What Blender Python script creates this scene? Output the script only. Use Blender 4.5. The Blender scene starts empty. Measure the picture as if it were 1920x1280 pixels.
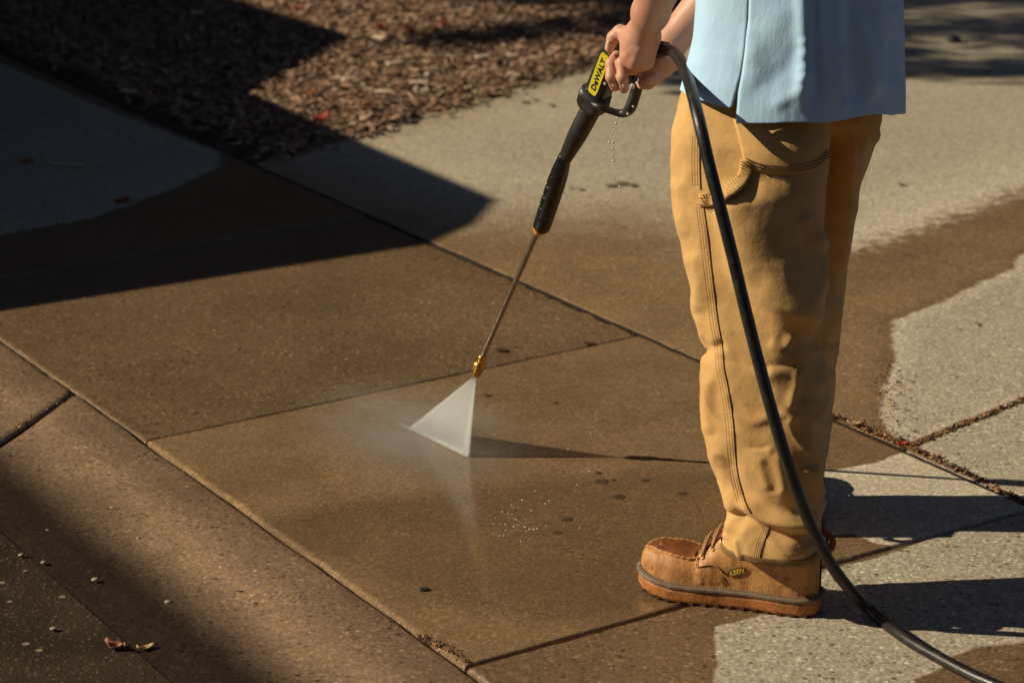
import bpy, bmesh, math, random
import numpy as np
from mathutils import Vector, Matrix, noise
from mathutils.bvhtree import BVHTree

R = math.radians
C = bpy.context.scene.collection
scn = bpy.context.scene
rng = np.random.default_rng(7)
random.seed(7)

# ------------------------------------------------------------------ camera
FPX, PITCH, CH = 4690.0, R(17.7), 1.75
cam = bpy.data.cameras.new('camera')
cam.sensor_width = 36.0
cam.lens = FPX / 1920 * 36
cam.clip_end = 500
cam.dof.use_dof = True
cam.dof.focus_distance = 4.45
cam.dof.aperture_fstop = 5.0
co = bpy.data.objects.new('camera', cam)
co.location = (0, 0, CH)
co.rotation_euler = (R(90) - PITCH, 0, 0)
C.objects.link(co)
scn.camera = co

# ------------------------------------------------------------------ sky, sun, exposure
SUN_EL = R(30)
K = 1 / math.tan(SUN_EL)              # shadow length per metre of height, falling towards +X
w = bpy.data.worlds.new('World')
scn.world = w
w.use_nodes = True
sky = w.node_tree.nodes.new('ShaderNodeTexSky')
sky.sky_type = 'NISHITA'
sky.sun_disc = False
sky.sun_elevation = SUN_EL
sky.sun_rotation = R(270)
sky.air_density = 0.4
sky.dust_density = 0.3
bg = w.node_tree.nodes['Background']
bg.inputs['Strength'].default_value = 0.05
w.node_tree.links.new(sky.outputs[0], bg.inputs['Color'])
sl = bpy.data.lights.new('sun', 'SUN')
sl.energy = 5.0
sl.angle = R(0.5)
sl.color = (1.0, 0.86, 0.66)
so = bpy.data.objects.new('sun', sl)
so.rotation_euler = (0, -(R(90) - SUN_EL), 0)
so.location = (-8, 4, 8)
C.objects.link(so)
scn.view_settings.view_transform = 'Standard'
scn.view_settings.look = 'None'
scn.view_settings.exposure = 0.08
scn.view_settings.gamma = 1.0

# ------------------------------------------------------------------ pixel <-> place
cp, sp = math.cos(PITCH), math.sin(PITCH)
def ray(x, y):
    dx, dy = (x - 960) / FPX, -(y - 640) / FPX
    return np.array([dx, cp + dy * sp, -sp + dy * cp])
def G(x, y, z=0.0):                    # point of the ground seen at photo pixel (x, y)
    d = ray(x, y); t = (z - CH) / d[2]
    return np.array([0, 0, CH]) + t * d
def P(x, y, Y):                        # point at distance Y seen at photo pixel (x, y)
    d = ray(x, y)
    return np.array([0, 0, CH]) + d * (Y / d[1])
def proj(v):
    v = np.asarray(v, float)
    rel = v - np.array([0, 0, CH])
    dep = rel[..., 1] * cp - rel[..., 2] * sp
    up = rel[..., 1] * sp + rel[..., 2] * cp
    return 960 + FPX * rel[..., 0] / dep, 640 - FPX * up / dep
def sstep(a, b, x):
    t = np.clip((x - a) / (b - a), 0, 1)
    return t * t * (3 - 2 * t)

# ------------------------------------------------------------------ mesh helpers
def wloc(o):
    p = Vector((0, 0, 0))
    while o:
        p += o.location; o = o.parent
    return np.array(p)
def obj(name, V, F, mat=None, parent=None, smooth=True, loc=None, attrs=None):
    V = np.asarray(V, float)
    base = wloc(parent) + (np.array(loc) - wloc(parent) if loc is not None else 0)
    me = bpy.data.meshes.new(name)
    me.from_pydata((V - base).tolist(), [], [list(map(int, f)) for f in F])
    me.update()
    if smooth: me.polygons.foreach_set('use_smooth', [True] * len(me.polygons))
    for k, a in (attrs or {}).items():
        at = me.attributes.new(k, 'FLOAT', 'POINT')
        at.data.foreach_set('value', np.asarray(a, np.float32))
    if mat: me.materials.append(mat)
    o = bpy.data.objects.new(name, me)
    C.objects.link(o)
    if parent: o.parent = parent
    if loc is not None: o.location = Vector(np.array(loc) - wloc(parent))
    return o
def empty(name, loc):
    o = bpy.data.objects.new(name, None); o.location = Vector(loc); o.empty_display_size = .1
    C.objects.link(o); return o
def tag(o, label, cat, group=None, kind=None):
    o['label'] = label
    if cat: o['category'] = cat
    if group: o['group'] = group
    if kind: o['kind'] = kind
    return o
def struct(o):
    o['kind'] = 'structure'; return o
def solidify(o, t, off=-1):
    m = o.modifiers.new('thickness', 'SOLIDIFY'); m.thickness = t; m.offset = off
def bevel(o, wd, seg=2):
    m = o.modifiers.new('bevel', 'BEVEL'); m.width = wd; m.segments = seg; m.limit_method = 'ANGLE'; m.angle_limit = R(35)

class MB:
    """collects pieces of one mesh"""
    def __init__(s): s.V = []; s.F = []; s.n = 0
    def add(s, V, F):
        V = np.asarray(V, float)
        s.V.append(V); s.F += [tuple(int(i) + s.n for i in f) for f in F]; s.n += len(V)
        return s
    def arr(s): return np.vstack(s.V), s.F
    def build(s, name, mat, parent=None, **k):
        V, F = s.arr(); return obj(name, V, F, mat, parent, **k)

def grid_faces(n, m, wrap=False):
    F = []
    for i in range(n - 1):
        for j in range(m if wrap else m - 1):
            a = i * m + j; b = i * m + (j + 1) % m
            F.append((a, b, b + m, a + m))
    return F
def catmull(pts, n=12):
    pts = np.asarray(pts, float); out = []
    q = np.vstack([2 * pts[0] - pts[1], pts, 2 * pts[-1] - pts[-2]])
    for i in range(1, len(q) - 2):
        p0, p1, p2, p3 = q[i - 1], q[i], q[i + 1], q[i + 2]
        for t in np.linspace(0, 1, n, endpoint=False):
            out.append(.5 * ((2 * p1) + (-p0 + p2) * t + (2 * p0 - 5 * p1 + 4 * p2 - p3) * t * t + (-p0 + 3 * p1 - 3 * p2 + p3) * t ** 3))
    out.append(pts[-1]); return np.array(out)
def tube(path, rad, seg=12, flat=1.0, up=(0, 0, 1), caps=True):
    path = np.asarray(path, float); n = len(path)
    rad = np.broadcast_to(np.asarray(rad, float), (n,))
    T = np.gradient(path, axis=0); T /= np.linalg.norm(T, axis=1)[:, None] + 1e-12
    u = np.array(up, float)
    if abs(T[0] @ u) > .95: u = np.array([1., .2, 0])
    A = []; prev = None
    for i in range(n):
        a = (u if prev is None else prev); a = a - (a @ T[i]) * T[i]
        if np.linalg.norm(a) < 1e-6: a = np.cross(T[i], [.3, .5, .8])
        a /= np.linalg.norm(a); A.append(a); prev = a
    A = np.array(A); B = np.cross(T, A)
    th = np.linspace(0, 2 * np.pi, seg, endpoint=False)
    V = (path[:, None] + rad[:, None, None] * (np.cos(th)[None, :, None] * A[:, None] * flat + np.sin(th)[None, :, None] * B[:, None])).reshape(-1, 3)
    F = grid_faces(n, seg, True)
    if caps: F += [tuple(range(seg))[::-1], tuple((n - 1) * seg + j for j in range(seg))]
    return V, F
def box(c, s, rot=None):
    c = np.array(c, float); h = np.array(s, float) / 2
    V = np.array([[x, y, z] for x in (-1, 1) for y in (-1, 1) for z in (-1, 1)], float) * h
    if rot is not None: V = V @ np.array(rot).T
    return V + c, [(0, 1, 3, 2), (4, 6, 7, 5), (0, 4, 5, 1), (2, 3, 7, 6), (0, 2, 6, 4), (1, 5, 7, 3)]
def ball(c, r, n=10, m=8, sc=(1, 1, 1)):
    V = [[0, 0, 1]]
    for i in range(1, m):
        for j in range(n):
            a = math.pi * i / m; b = 2 * math.pi * j / n
            V.append([math.sin(a) * math.cos(b), math.sin(a) * math.sin(b), math.cos(a)])
    V.append([0, 0, -1]); L = len(V) - 1
    F = [(0, 1 + j, 1 + (j + 1) % n) for j in range(n)]
    for i in range(m - 2):
        for j in range(n):
            a = 1 + i * n + j; b = 1 + i * n + (j + 1) % n
            F.append((a, a + n, b + n, b))
    F += [(L, 1 + (m - 2) * n + (j + 1) % n, 1 + (m - 2) * n + j) for j in range(n)]
    return np.array(V) * r * np.array(sc) + np.array(c), F

def polydist(px, py, poly, closed=False):
    """distance to polyline, side (>0 = right of travel in pixel space / below when going right), parameter 0..1"""
    poly = np.asarray(poly, float)
    if closed: poly = np.vstack([poly, poly[:1]])
    best = np.full(np.shape(px), 1e9); side = np.zeros(np.shape(px)); par = np.zeros(np.shape(px))
    seg = np.linalg.norm(np.diff(poly, axis=0), axis=1); cum = np.concatenate([[0], np.cumsum(seg)])
    for i in range(len(poly) - 1):
        a, b = poly[i], poly[i + 1]; d = b - a; L2 = d @ d + 1e-12
        t = np.clip(((px - a[0]) * d[0] + (py - a[1]) * d[1]) / L2, 0, 1)
        ex, ey = px - a[0] - t * d[0], py - a[1] - t * d[1]
        dist = np.hypot(ex, ey); cr = d[0] * (py - a[1]) - d[1] * (px - a[0])
        m = dist < best
        best = np.where(m, dist, best); side = np.where(m, np.sign(cr), side); par = np.where(m, (cum[i] + t * seg[i]) / cum[-1], par)
    return best, side, par
def inside(px, py, poly):
    poly = np.asarray(poly, float); c = np.zeros(np.shape(px), bool); n = len(poly)
    for i in range(n):
        x1, y1 = poly[i]; x2, y2 = poly[(i + 1) % n]
        m = ((y1 > py) != (y2 > py)) & (px < (x2 - x1) * (py - y1) / (y2 - y1 + 1e-12) + x1)
        c ^= m
    return c

def surface_nets(F, org, h):
    s = F < 0
    n = np.array(F.shape) - 1
    acc = np.zeros(tuple(n) + (3,)); cnt = np.zeros(tuple(n))
    def cut(A, o): return A[o[0]:o[0] + n[0], o[1]:o[1] + n[1], o[2]:o[2] + n[2]]
    for a in range(3):
        b, c = [i for i in range(3) if i != a]
        for ob in (0, 1):
            for oc in (0, 1):
                o0 = [0, 0, 0]; o0[b] = ob; o0[c] = oc
                o1 = list(o0); o1[a] = 1
                v0, v1 = cut(F, o0), cut(F, o1)
                m = (v0 < 0) != (v1 < 0)
                t = np.where(m, v0 / np.where(m, v0 - v1, 1), 0)
                for k in range(3):
                    acc[..., k] += np.where(m, (t if k == a else o0[k]), 0)
                cnt += m
    act = cnt > 0
    idx = -np.ones(tuple(n), int); idx[act] = np.arange(act.sum())
    cells = np.argwhere(act)
    V = (cells + acc[act] / cnt[act][:, None]) * h + org
    Q = []
    for a in range(3):
        b, c = [(1, 2), (2, 0), (0, 1)][a]
        s0 = s.copy(); sl0 = [slice(None)] * 3; sl1 = [slice(None)] * 3
        sl0[a] = slice(0, -1); sl1[a] = slice(1, None)
        cr = s[tuple(sl0)] != s[tuple(sl1)]
        e = np.argwhere(cr)
        e = e[(e[:, b] > 0) & (e[:, c] > 0) & (e[:, b] < F.shape[b] - 1) & (e[:, c] < F.shape[c] - 1)]
        db = np.zeros(3, int); db[b] = 1; dc = np.zeros(3, int); dc[c] = 1
        q = np.stack([idx[tuple((e - db - dc).T)], idx[tuple((e - dc).T)], idx[tuple(e.T)], idx[tuple((e - db).T)]], 1)
        ins = s[tuple(e.T)]
        q = np.where(ins[:, None], q, q[:, ::-1])
        Q.append(q)
    return V, np.vstack(Q)

class Field:
    """smooth union of tapered capsules / ellipsoids on a grid"""
    def __init__(s, lo, hi, h):
        s.lo = np.array(lo, float); s.h = h
        n = np.ceil((np.array(hi) - s.lo) / h).astype(int) + 1
        s.F = np.full(tuple(n), 0.05)
    def _sub(s, lo, hi):
        a = np.clip(((lo - s.lo) / s.h).astype(int), 0, np.array(s.F.shape) - 1)
        b = np.clip(((hi - s.lo) / s.h).astype(int) + 2, 1, np.array(s.F.shape))
        sl = tuple(slice(x, max(x + 1, y)) for x, y in zip(a, b))
        ax = [s.lo[i] + s.h * np.arange(sl[i].start, sl[i].stop) for i in range(3)]
        return sl, np.meshgrid(*ax, indexing='ij')
    def merge(s, sl, d, k):
        f = s.F[sl]
        if k <= 0: s.F[sl] = np.minimum(f, d); return
        hh = np.maximum(k - np.abs(f - d), 0) / k
        s.F[sl] = np.minimum(f, d) - hh * hh * k * .25
    def cap(s, a, b, ra, rb, k=.006, flat=None):
        """flat=(axis vector, factor): squash distance along axis"""
        a = np.array(a, float); b = np.array(b, float); m = max(ra, rb) + .03
        sl, (X, Y, Z) = s._sub(np.minimum(a, b) - m, np.maximum(a, b) + m)
        d = b - a; L2 = d @ d + 1e-12
        x, y, z = X - a[0], Y - a[1], Z - a[2]
        t = np.clip((x * d[0] + y * d[1] + z * d[2]) / L2, 0, 1)
        x, y, z = x - t * d[0], y - t * d[1], z - t * d[2]
        if flat is not None:
            ax, fc = np.array(flat[0], float), flat[1]; ax /= np.linalg.norm(ax)
            q = x * ax[0] + y * ax[1] + z * ax[2]
            x, y, z = x + (fc - 1) * q * ax[0], y + (fc - 1) * q * ax[1], z + (fc - 1) * q * ax[2]
        s.merge(sl, np.sqrt(x * x + y * y + z * z) - (ra + (rb - ra) * t), k)
        return s
    def chain(s, pts, rad, k=.006, kfirst=None, flat=None):
        for i in range(len(pts) - 1):
            s.cap(pts[i], pts[i + 1], rad[i], rad[i + 1], (kfirst if (i == 0 and kfirst is not None) else k), flat)
        return s
    def mesh(s): return surface_nets(s.F, s.lo, s.h)

# ------------------------------------------------------------------ node helpers
class M:
    def __init__(s, name):
        s.m = bpy.data.materials.new(name); s.m.use_nodes = True
        s.t = s.m.node_tree; s.b = s.t.nodes['Principled BSDF']; s.out = s.t.nodes['Material Output']
        s._tc = None
    def node(s, ty, **kw):
        n = s.t.nodes.new('ShaderNode' + ty)
        for k, v in kw.items(): setattr(n, k, v)
        return n
    def set(s, n, i, v):
        if isinstance(v, bpy.types.NodeSocket): s.t.links.new(v, n.inputs[i])
        else:
            if isinstance(v, tuple) and len(v) == 3 and n.inputs[i].type == 'RGBA': v = v + (1,)
            n.inputs[i].default_value = v
    def co(s):
        if not s._tc: s._tc = s.node('TexCoord')
        return s._tc.outputs['Object']
    def map(s, v, scale=(1, 1, 1), rot=(0, 0, 0)):
        n = s.node('Mapping'); s.set(n, 0, v); n.inputs['Scale'].default_value = scale; n.inputs['Rotation'].default_value = rot
        return n.outputs[0]
    def noise(s, scale, detail=4, rough=.55, v=None, out=0):
        n = s.node('TexNoise'); s.set(n, 'Vector', v or s.co()); s.set(n, 'Scale', scale); s.set(n, 'Detail', detail); s.set(n, 'Roughness', rough)
        return n.outputs[out]
    def vor(s, scale, out='Distance', v=None, feature='F1'):
        n = s.node('TexVoronoi', feature=feature); s.set(n, 'Vector', v or s.co()); s.set(n, 'Scale', scale)
        return n.outputs[out]
    def ramp(s, f, a, b, lo=0.0, hi=1.0):
        n = s.node('MapRange', interpolation_type='SMOOTHSTEP'); s.set(n, 0, f)
        for i, v in enumerate((a, b, lo, hi)): s.set(n, i + 1, v)
        return n.outputs[0]
    def math(s, op, a, b=0.0, c=0.0):
        n = s.node('Math', operation=op); s.set(n, 0, a); s.set(n, 1, b); s.set(n, 2, c); return n.outputs[0]
    def mix(s, f, a, b, blend='MIX'):
        n = s.node('Mix', data_type='RGBA', blend_type=blend)
        s.set(n, 0, f)
        for i, v in ((6, a), (7, b)): s.set(n, i, v)
        return n.outputs[2]
    def attr(s, name):
        return s.node('Attribute', attribute_name=name).outputs['Fac']
    def sep(s, col):
        n = s.node('SeparateColor'); s.set(n, 0, col); return n.outputs
    def bump(s, h, strength=.3, dist=.01, normal=None):
        n = s.node('Bump'); s.set(n, 'Height', h); s.set(n, 'Strength', strength); s.set(n, 'Distance', dist)
        if normal: s.set(n, 'Normal', normal)
        return n.outputs[0]
    def bsdf(s, **kw):
        for k, v in kw.items():
            s.set(s.b, {'col': 'Base Color', 'rough': 'Roughness', 'metal': 'Metallic', 'spec': 'Specular IOR Level', 'nrm': 'Normal', 'sheen': 'Sheen Weight', 'sss': 'Subsurface Weight', 'trans': 'Transmission Weight', 'ior': 'IOR', 'coat': 'Coat Weight'}[k], v)
        return s.m

def mat_concrete(name, dry=(.43, .37, .26), wetmul=(.42, .315, .225)):
    m = M(name)
    wet, agg, tone = m.attr('wet'), m.attr('agg'), m.attr('tone')
    n1, n2, n3, n4 = m.noise(2.2, 6, .6), m.noise(22, 5, .65), m.noise(120, 4, .75), m.noise(300, 2, .6)
    # ragged wet edge
    we = m.math('ADD', wet, m.math('MULTIPLY', m.math('SUBTRACT', m.noise(26, 6, .75), .5), .45))
    sf = m.attr('soft')
    hard = m.ramp(we, .42, .58); softw = m.ramp(m.math('ADD', wet, m.math('MULTIPLY', m.math('SUBTRACT', m.noise(14, 6, .7), .5), .35)), .0, 1.0)
    mx = m.node('Mix'); m.set(mx, 0, sf); m.set(mx, 2, hard); m.set(mx, 3, softw); we = mx.outputs[0]
    base = m.mix(m.ramp(n1, .3, .7), tuple(c * .86 for c in dry), tuple(c * 1.08 for c in dry))
    base = m.mix(m.ramp(n2, .35, .72, 0, .35), base, tuple(c * .72 for c in dry))
    base = m.mix(m.ramp(n3, .38, .62, 0, .55), base, tuple(c * 1.12 for c in dry))
    # aggregate pebbles of two sizes and dark pits
    vc = m.sep(m.vor(84, 'Color')); vd = m.vor(84)
    peb = m.math('MULTIPLY', m.ramp(vd, .52, .30), agg)
    pcol = m.mix(vc[1], (.07, .05, .032), (.80, .69, .50))
    pm = m.math('MULTIPLY', peb, m.ramp(vc[0], .38, .48, 0, .92))
    base = m.mix(pm, base, pcol)
    vc2 = m.sep(m.vor(46, 'Color')); vd2 = m.vor(46)
    vd2 = m.math('ADD', vd2, m.math('MULTIPLY', m.math('SUBTRACT', m.noise(130, 3, .7), .5), .5))
    pm2 = m.math('MULTIPLY', m.math('MULTIPLY', m.ramp(vd2, m.math('ADD', .02, m.math('MULTIPLY', vc2[1], .26)), .0), agg), m.ramp(vc2[0], .74, .78, 0, .95))
    base = m.mix(pm2, base, m.mix(vc2[2], (.16, .12, .085), (.70, .60, .44)))
    pit = m.math('MULTIPLY', m.ramp(m.vor(95, 'Distance'), .25, .12), m.ramp(m.sep(m.vor(95, 'Color'))[1], .72, .8, 0, .75))
    base = m.mix(pit, base, tuple(c * .33 for c in dry))
    gv = m.sep(m.vor(190, 'Color'))
    base = m.mix(m.ramp(gv[0], .0, .8, .55, 0), base, tuple(c * .45 for c in dry))
    base = m.mix(m.ramp(gv[1], .82, .95, 0, .5), base, (.72, .64, .48))
    # sparse dark stains with a shape of their own
    st = m.ramp(m.noise(9, 5, .7), .69, .73, 0, .35)
    base = m.mix(st, base, tuple(c * .45 for c in dry))
    wetc = m.mix(1.0, base, wetmul, 'MULTIPLY')
    wetc = m.mix(m.math('MULTIPLY', pm, .8), wetc, m.mix(1.0, base, (.46, .35, .25), 'MULTIPLY'))
    wetc = m.mix(m.ramp(m.noise(5, 6, .65), .35, .7, 0, .4), wetc, tuple(a * b * .72 for a, b in zip(dry, wetmul)))
    wetc = m.mix(m.math('MULTIPLY', pm2, m.ramp(vc2[2], .4, .6)), wetc, (.46, .37, .26))
    col = m.mix(we, base, wetc)
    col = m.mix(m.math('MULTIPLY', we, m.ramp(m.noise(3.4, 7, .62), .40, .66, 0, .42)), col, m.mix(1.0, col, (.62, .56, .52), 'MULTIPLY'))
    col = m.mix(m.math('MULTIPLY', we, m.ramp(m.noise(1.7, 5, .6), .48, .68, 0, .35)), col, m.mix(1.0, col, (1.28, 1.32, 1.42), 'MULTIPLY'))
    tn = m.node('CombineColor'); 
    for i in range(3): m.set(tn, i, tone)
    col = m.mix(1.0, col, tn.outputs[0], 'MULTIPLY')
    h = m.math('ADD', m.math('MULTIPLY', n3, .5), m.math('MULTIPLY', m.math('MULTIPLY', m.ramp(vd, .6, .1), agg), .5))
    h = m.math('ADD', h, m.math('MULTIPLY', n4, .3))
    h = m.math('SUBTRACT', h, m.math('MULTIPLY', pit, .7))
    nr = m.bump(h, m.math('MULTIPLY', m.ramp(we, 0, 1, .42, .30), m.ramp(agg, .2, .9, .28, 1)), .0028)
    nr = m.bump(m.noise(7, 4, .5), .06, .006, nr)
    ro = m.math('ADD', m.math('ADD', .88, m.math('MULTIPLY', we, m.ramp(agg, .2, .9, -.72, -.50))), m.math('MULTIPLY', m.math('SUBTRACT', n2, .5), .2))
    return m.bsdf(col=col, rough=ro, spec=m.ramp(we, 0, 1, .25, .42), nrm=nr)

def mat_simple(name, col, rough=.6, metal=0, var=.25, scale=30, bumpv=.15, bdist=.002, spec=.5, col2=None):
    m = M(name)
    n = m.noise(scale, 5, .6)
    c2 = col2 or tuple(c * (1 - var) for c in col)
    c = m.mix(m.ramp(n, .35, .68), col, c2)
    return m.bsdf(col=c, rough=m.math('ADD', rough - .08, m.math('MULTIPLY', m.noise(scale * 2.3), .16)), metal=metal, spec=spec, nrm=m.bump(m.noise(scale * 5, 3), bumpv, bdist))

def mat_canvas(name, col):
    m = M(name)
    n = m.noise(9, 6, .6); n2 = m.noise(38, 5, .65)
    c = m.mix(m.ramp(n, .3, .7), tuple(k * 1.06 for k in col), tuple(k * .82 for k in col))
    c = m.mix(m.ramp(n2, .52, .75, 0, .35), c, tuple(k * a for k, a in zip(col, (.66, .6, .55))))
    c = m.mix(m.ramp(m.noise(5, 6, .7), .5, .72, 0, .4), c, tuple(k * a for k, a in zip(col, (.72, .64, .56))))
    # worn pale patches and a few damp specks
    c = m.mix(m.ramp(m.noise(16, 4, .5), .6, .8, 0, .3), c, tuple(min(1, k * 1.3) for k in col))
    c = m.mix(m.math('MULTIPLY', m.ramp(m.vor(60), .16, .08), m.ramp(m.sep(m.vor(60, 'Color'))[0], .86, .9, 0, .6)), c, tuple(k * .45 for k in col))
    wv = m.node('TexWave', wave_type='BANDS', bands_direction='DIAGONAL'); m.set(wv, 'Vector', m.co()); m.set(wv, 'Scale', 260); m.set(wv, 'Distortion', 2.5)
    h = m.math('ADD', m.math('MULTIPLY', wv.outputs[1], .3), m.noise(500, 2))
    nr = m.bump(h, .22, .0012)
    nr = m.bump(m.noise(30, 5, .6), .35, .006, nr)
    return m.bsdf(col=c, rough=.86, spec=.2, nrm=nr, sheen=.12)

MAT = {}
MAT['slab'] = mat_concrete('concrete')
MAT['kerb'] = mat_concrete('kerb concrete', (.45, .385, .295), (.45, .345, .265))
MAT['bed'] = mat_simple('bed soil', (.17, .11, .067), .9, var=.5, scale=25, bumpv=.6, bdist=.01, spec=.2)
MAT['dirt'] = mat_simple('joint dirt', (.035, .024, .015), .85, var=.5, scale=90, bumpv=.6, bdist=.004, spec=.3)

def mat_chips(name, stops, rough=.85):
    m = M(name)
    r = m.node('ValToRGB'); m.set(r, 0, m.attr('tint'))
    e = r.color_ramp.elements
    while len(e) < len(stops): e.new(.5)
    for q, (p, c) in zip(e, stops): q.position = p; q.color = c + (1,)
    c = m.mix(m.ramp(m.noise(70, 4), .35, .7, 0, .5), r.outputs[0], (.05, .03, .018))
    return m.bsdf(col=c, rough=rough, spec=.25, nrm=m.bump(m.noise(120, 4), .4, .003))
MAT['chips'] = mat_chips('wood chips', [(0, (.12, .072, .043)), (.35, (.31, .19, .115)), (.7, (.47, .29, .175)), (.88, (.52, .35, .22)), (.97, (.66, .50, .36)), (1, (.74, .62, .46))])
MAT['debris'] = mat_chips('joint debris', [(0, (.04, .02, .012)), (.35, (.12, .06, .03)), (.7, (.36, .17, .07)), (.9, (.48, .27, .12)), (1, (.60, .42, .22))])
MAT['canvas'] = mat_canvas('tan duck canvas', (.62, .375, .135))
MAT['thread'] = mat_simple('tan thread', (.50, .325, .14), .8, var=.3, scale=200)
MAT['groove'] = mat_simple('dark seam', (.07, .035, .012), .9)
MAT['hemdark'] = mat_simple('hem fold', (.27, .16, .06), .9)
def mat_shirt():
    m = M('light blue cotton')
    n = m.noise(12, 5)
    c = m.mix(m.ramp(n, .3, .7), (.47, .71, .90), (.43, .655, .85))
    h = m.math('ADD', m.noise(650, 2), m.math('MULTIPLY', m.noise(45, 4), 1.5))
    return m.bsdf(col=c, rough=.85, spec=.15, nrm=m.bump(m.noise(1, 5, .6, m.map(m.co(), (26, 26, 7))), .3, .008, m.bump(h, .25, .002)), sheen=.1)
MAT['shirt'] = mat_shirt()
MAT['shirtstitch'] = mat_simple('blue stitch', (.22, .36, .55), .85)
def mat_skin():
    m = M('skin')
    n = m.noise(28, 5); n2 = m.noise(9, 4)
    c = m.mix(m.ramp(n2, .35, .65), (.60, .345, .225), (.56, .29, .19))
    c = m.mix(m.ramp(n, .45, .75, 0, .6), c, (.56, .22, .15))
    h = m.math('ADD', m.math('MULTIPLY', m.vor(420), .5), m.noise(90, 4))
    m.bsdf(col=c, rough=.46, spec=.42, sss=.08, nrm=m.bump(m.noise(1, 5, .7, m.map(m.co(), (160, 160, 420))), .22, .002, m.bump(h, .3, .0018)))
    m.b.inputs['Subsurface Radius'].default_value = (.012, .005, .003)
    return m.m
MAT['skin'] = mat_skin()
MAT['nail'] = mat_simple('nail', (.66, .42, .32), .3)
MAT['hair'] = mat_simple('brown hair', (.06, .035, .02), .5)
def mat_leather(name, col, dark, rough=.55):
    m = M(name)
    n = m.noise(24, 6, .65); n2 = m.noise(70, 4, .6)
    c = m.mix(m.ramp(n, .35, .7), col, tuple(a * .5 + b * .5 for a, b in zip(col, dark)))
    c = m.mix(m.ramp(n2, .50, .70, 0, .75), c, dark)
    c = m.mix(m.ramp(m.noise(13, 5, .7), .52, .7, 0, .5), c, tuple(a * .35 + b * .5 for a, b in zip(col, dark)))
    c = m.mix(m.math('MULTIPLY', m.ramp(m.vor(110), .2, .1), m.ramp(m.sep(m.vor(110, 'Color'))[0], .82, .88, 0, .9)), c, tuple(d * .4 for d in dark))
    h = m.math('ADD', m.noise(140, 4), m.math('MULTIPLY', m.noise(35, 4), 1.2))
    return m.bsdf(col=c, rough=m.math('ADD', rough - .15, m.math('MULTIPLY', n, .3)), spec=.4, nrm=m.bump(h, .35, .0025))
MAT['leather'] = mat_leather('tan leather', (.57, .285, .095), (.20, .08, .027))
MAT['wetleather'] = mat_leather('wet toe leather', (.23, .085, .03), (.09, .03, .012), .35)
MAT['rubber'] = mat_leather('gum rubber sole', (.50, .19, .05), (.19, .08, .03), .5)
MAT['welt'] = mat_leather('grey welt', (.21, .15, .095), (.10, .07, .045), .6)
MAT['lace'] = mat_simple('tan lace', (.40, .24, .10), .8, scale=300, bumpv=.4)
MAT['brass'] = mat_simple('brass', (.62, .36, .10), .32, 1.0, var=.3, scale=60)
MAT['steel'] = mat_simple('steel tube', (.36, .31, .23), .38, 1.0, var=.2, scale=50)
MAT['black'] = mat_simple('black plastic', (.018, .017, .016), .38, var=.4, scale=45, bumpv=.25, spec=.5, col2=(.035, .031, .027))
MAT['grip'] = mat_simple('wet black rubber', (.012, .011, .010), .26, var=.4, scale=40, bumpv=.2, spec=.55)
MAT['yellow'] = mat_simple('yellow plate', (.72, .62, .03), .45, var=.1)
MAT['ink'] = mat_simple('black ink', (.02, .018, .012), .5)
MAT['orange'] = mat_simple('orange ring', (.70, .26, .03), .45)
MAT['badge'] = mat_simple('badge leather', (.13, .065, .022), .7)
MAT['logo'] = mat_simple('gold logo', (.80, .52, .06), .5)
def mat_hose():
    m = M('black rubber hose')
    n = m.noise(60, 5)
    c = m.mix(m.ramp(n, .45, .75), (.010, .010, .011), (.028, .024, .020))
    return m.bsdf(col=c, rough=m.math('ADD', .28, m.math('MULTIPLY', n, .25)), spec=.5, nrm=m.bump(m.noise(250, 3), .25, .0015))
MAT['hose'] = mat_hose()
def mat_water():
    m = M('water drop')
    return m.bsdf(col=(1, 1, 1), rough=.04, trans=.62, ior=1.33, spec=1.0)  # white share in the colour stands for sun glints on clear drops
MAT['water'] = mat_water()

# ------------------------------------------------------------------ GROUND
gd = obj('ground', [[-150, -150, -.12], [150, -150, -.12], [150, 150, -.12], [-150, 150, -.12]], [(0, 1, 2, 3)], MAT['bed'], smooth=False); struct(gd)

p1, p2, p3, p4 = (G(*q)[:2] for q in ((270, 825), (870, 1250), (1200, 627), (1937, 951)))
eA = (p1 - p2); lenA = np.linalg.norm(eA); eAn = eA / lenA
fA = (p3 - p4)
def a_(k): return p2 + k * eA
def b_(k): return p4 + k * fA

DRY = [   # photo outlines of the dry areas, softness in metres
    ([(560, 285), (1110, 118), (1500, 0), (2300, -60), (2300, 250), (1920, 352), (1840, 385), (1700, 432), (1590, 466), (1480, 470), (1300, 400), (1180, 385), (1050, 392), (900, 396), (700, 330)], .42),
    ([(1672, 600), (1760, 566), (1850, 522), (1905, 500), (1908, 478), (2300, 300), (2300, 700), (1920, 752), (1800, 798), (1704, 838), (1672, 815), (1652, 770), (1660, 720), (1678, 670)], .06),
    ([(1712, 840), (2300, 560), (2300, 1100), (1920, 938)], .03),
    ([(1545, 884), (1640, 868), (1694, 846), (1760, 873), (1935, 950), (1880, 968), (1760, 1000), (1680, 1024), (1640, 1018), (1600, 1000), (1545, 1005)], .03),
    ([(1336, 1176), (1440, 1150), (1530, 1100), (1545, 1068), (1640, 1046), (1740, 1012), (1937, 958), (2300, 850), (2300, 1215), (1920, 1203), (1830, 1212), (1786, 1230), (1760, 1255), (1716, 1270), (1700, 1330), (1400, 1400), (1330, 1330), (1345, 1240)], .03),
    ([(-400, 80), (-100, 90), (0, 118), (200, 205), (410, 285), (412, 312), (330, 352), (180, 408), (0, 440), (-400, 470)], .10),
]
DRYG = [(np.array([G(*q)[:2] for q in pl]), s) for pl, s in DRY]
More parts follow.
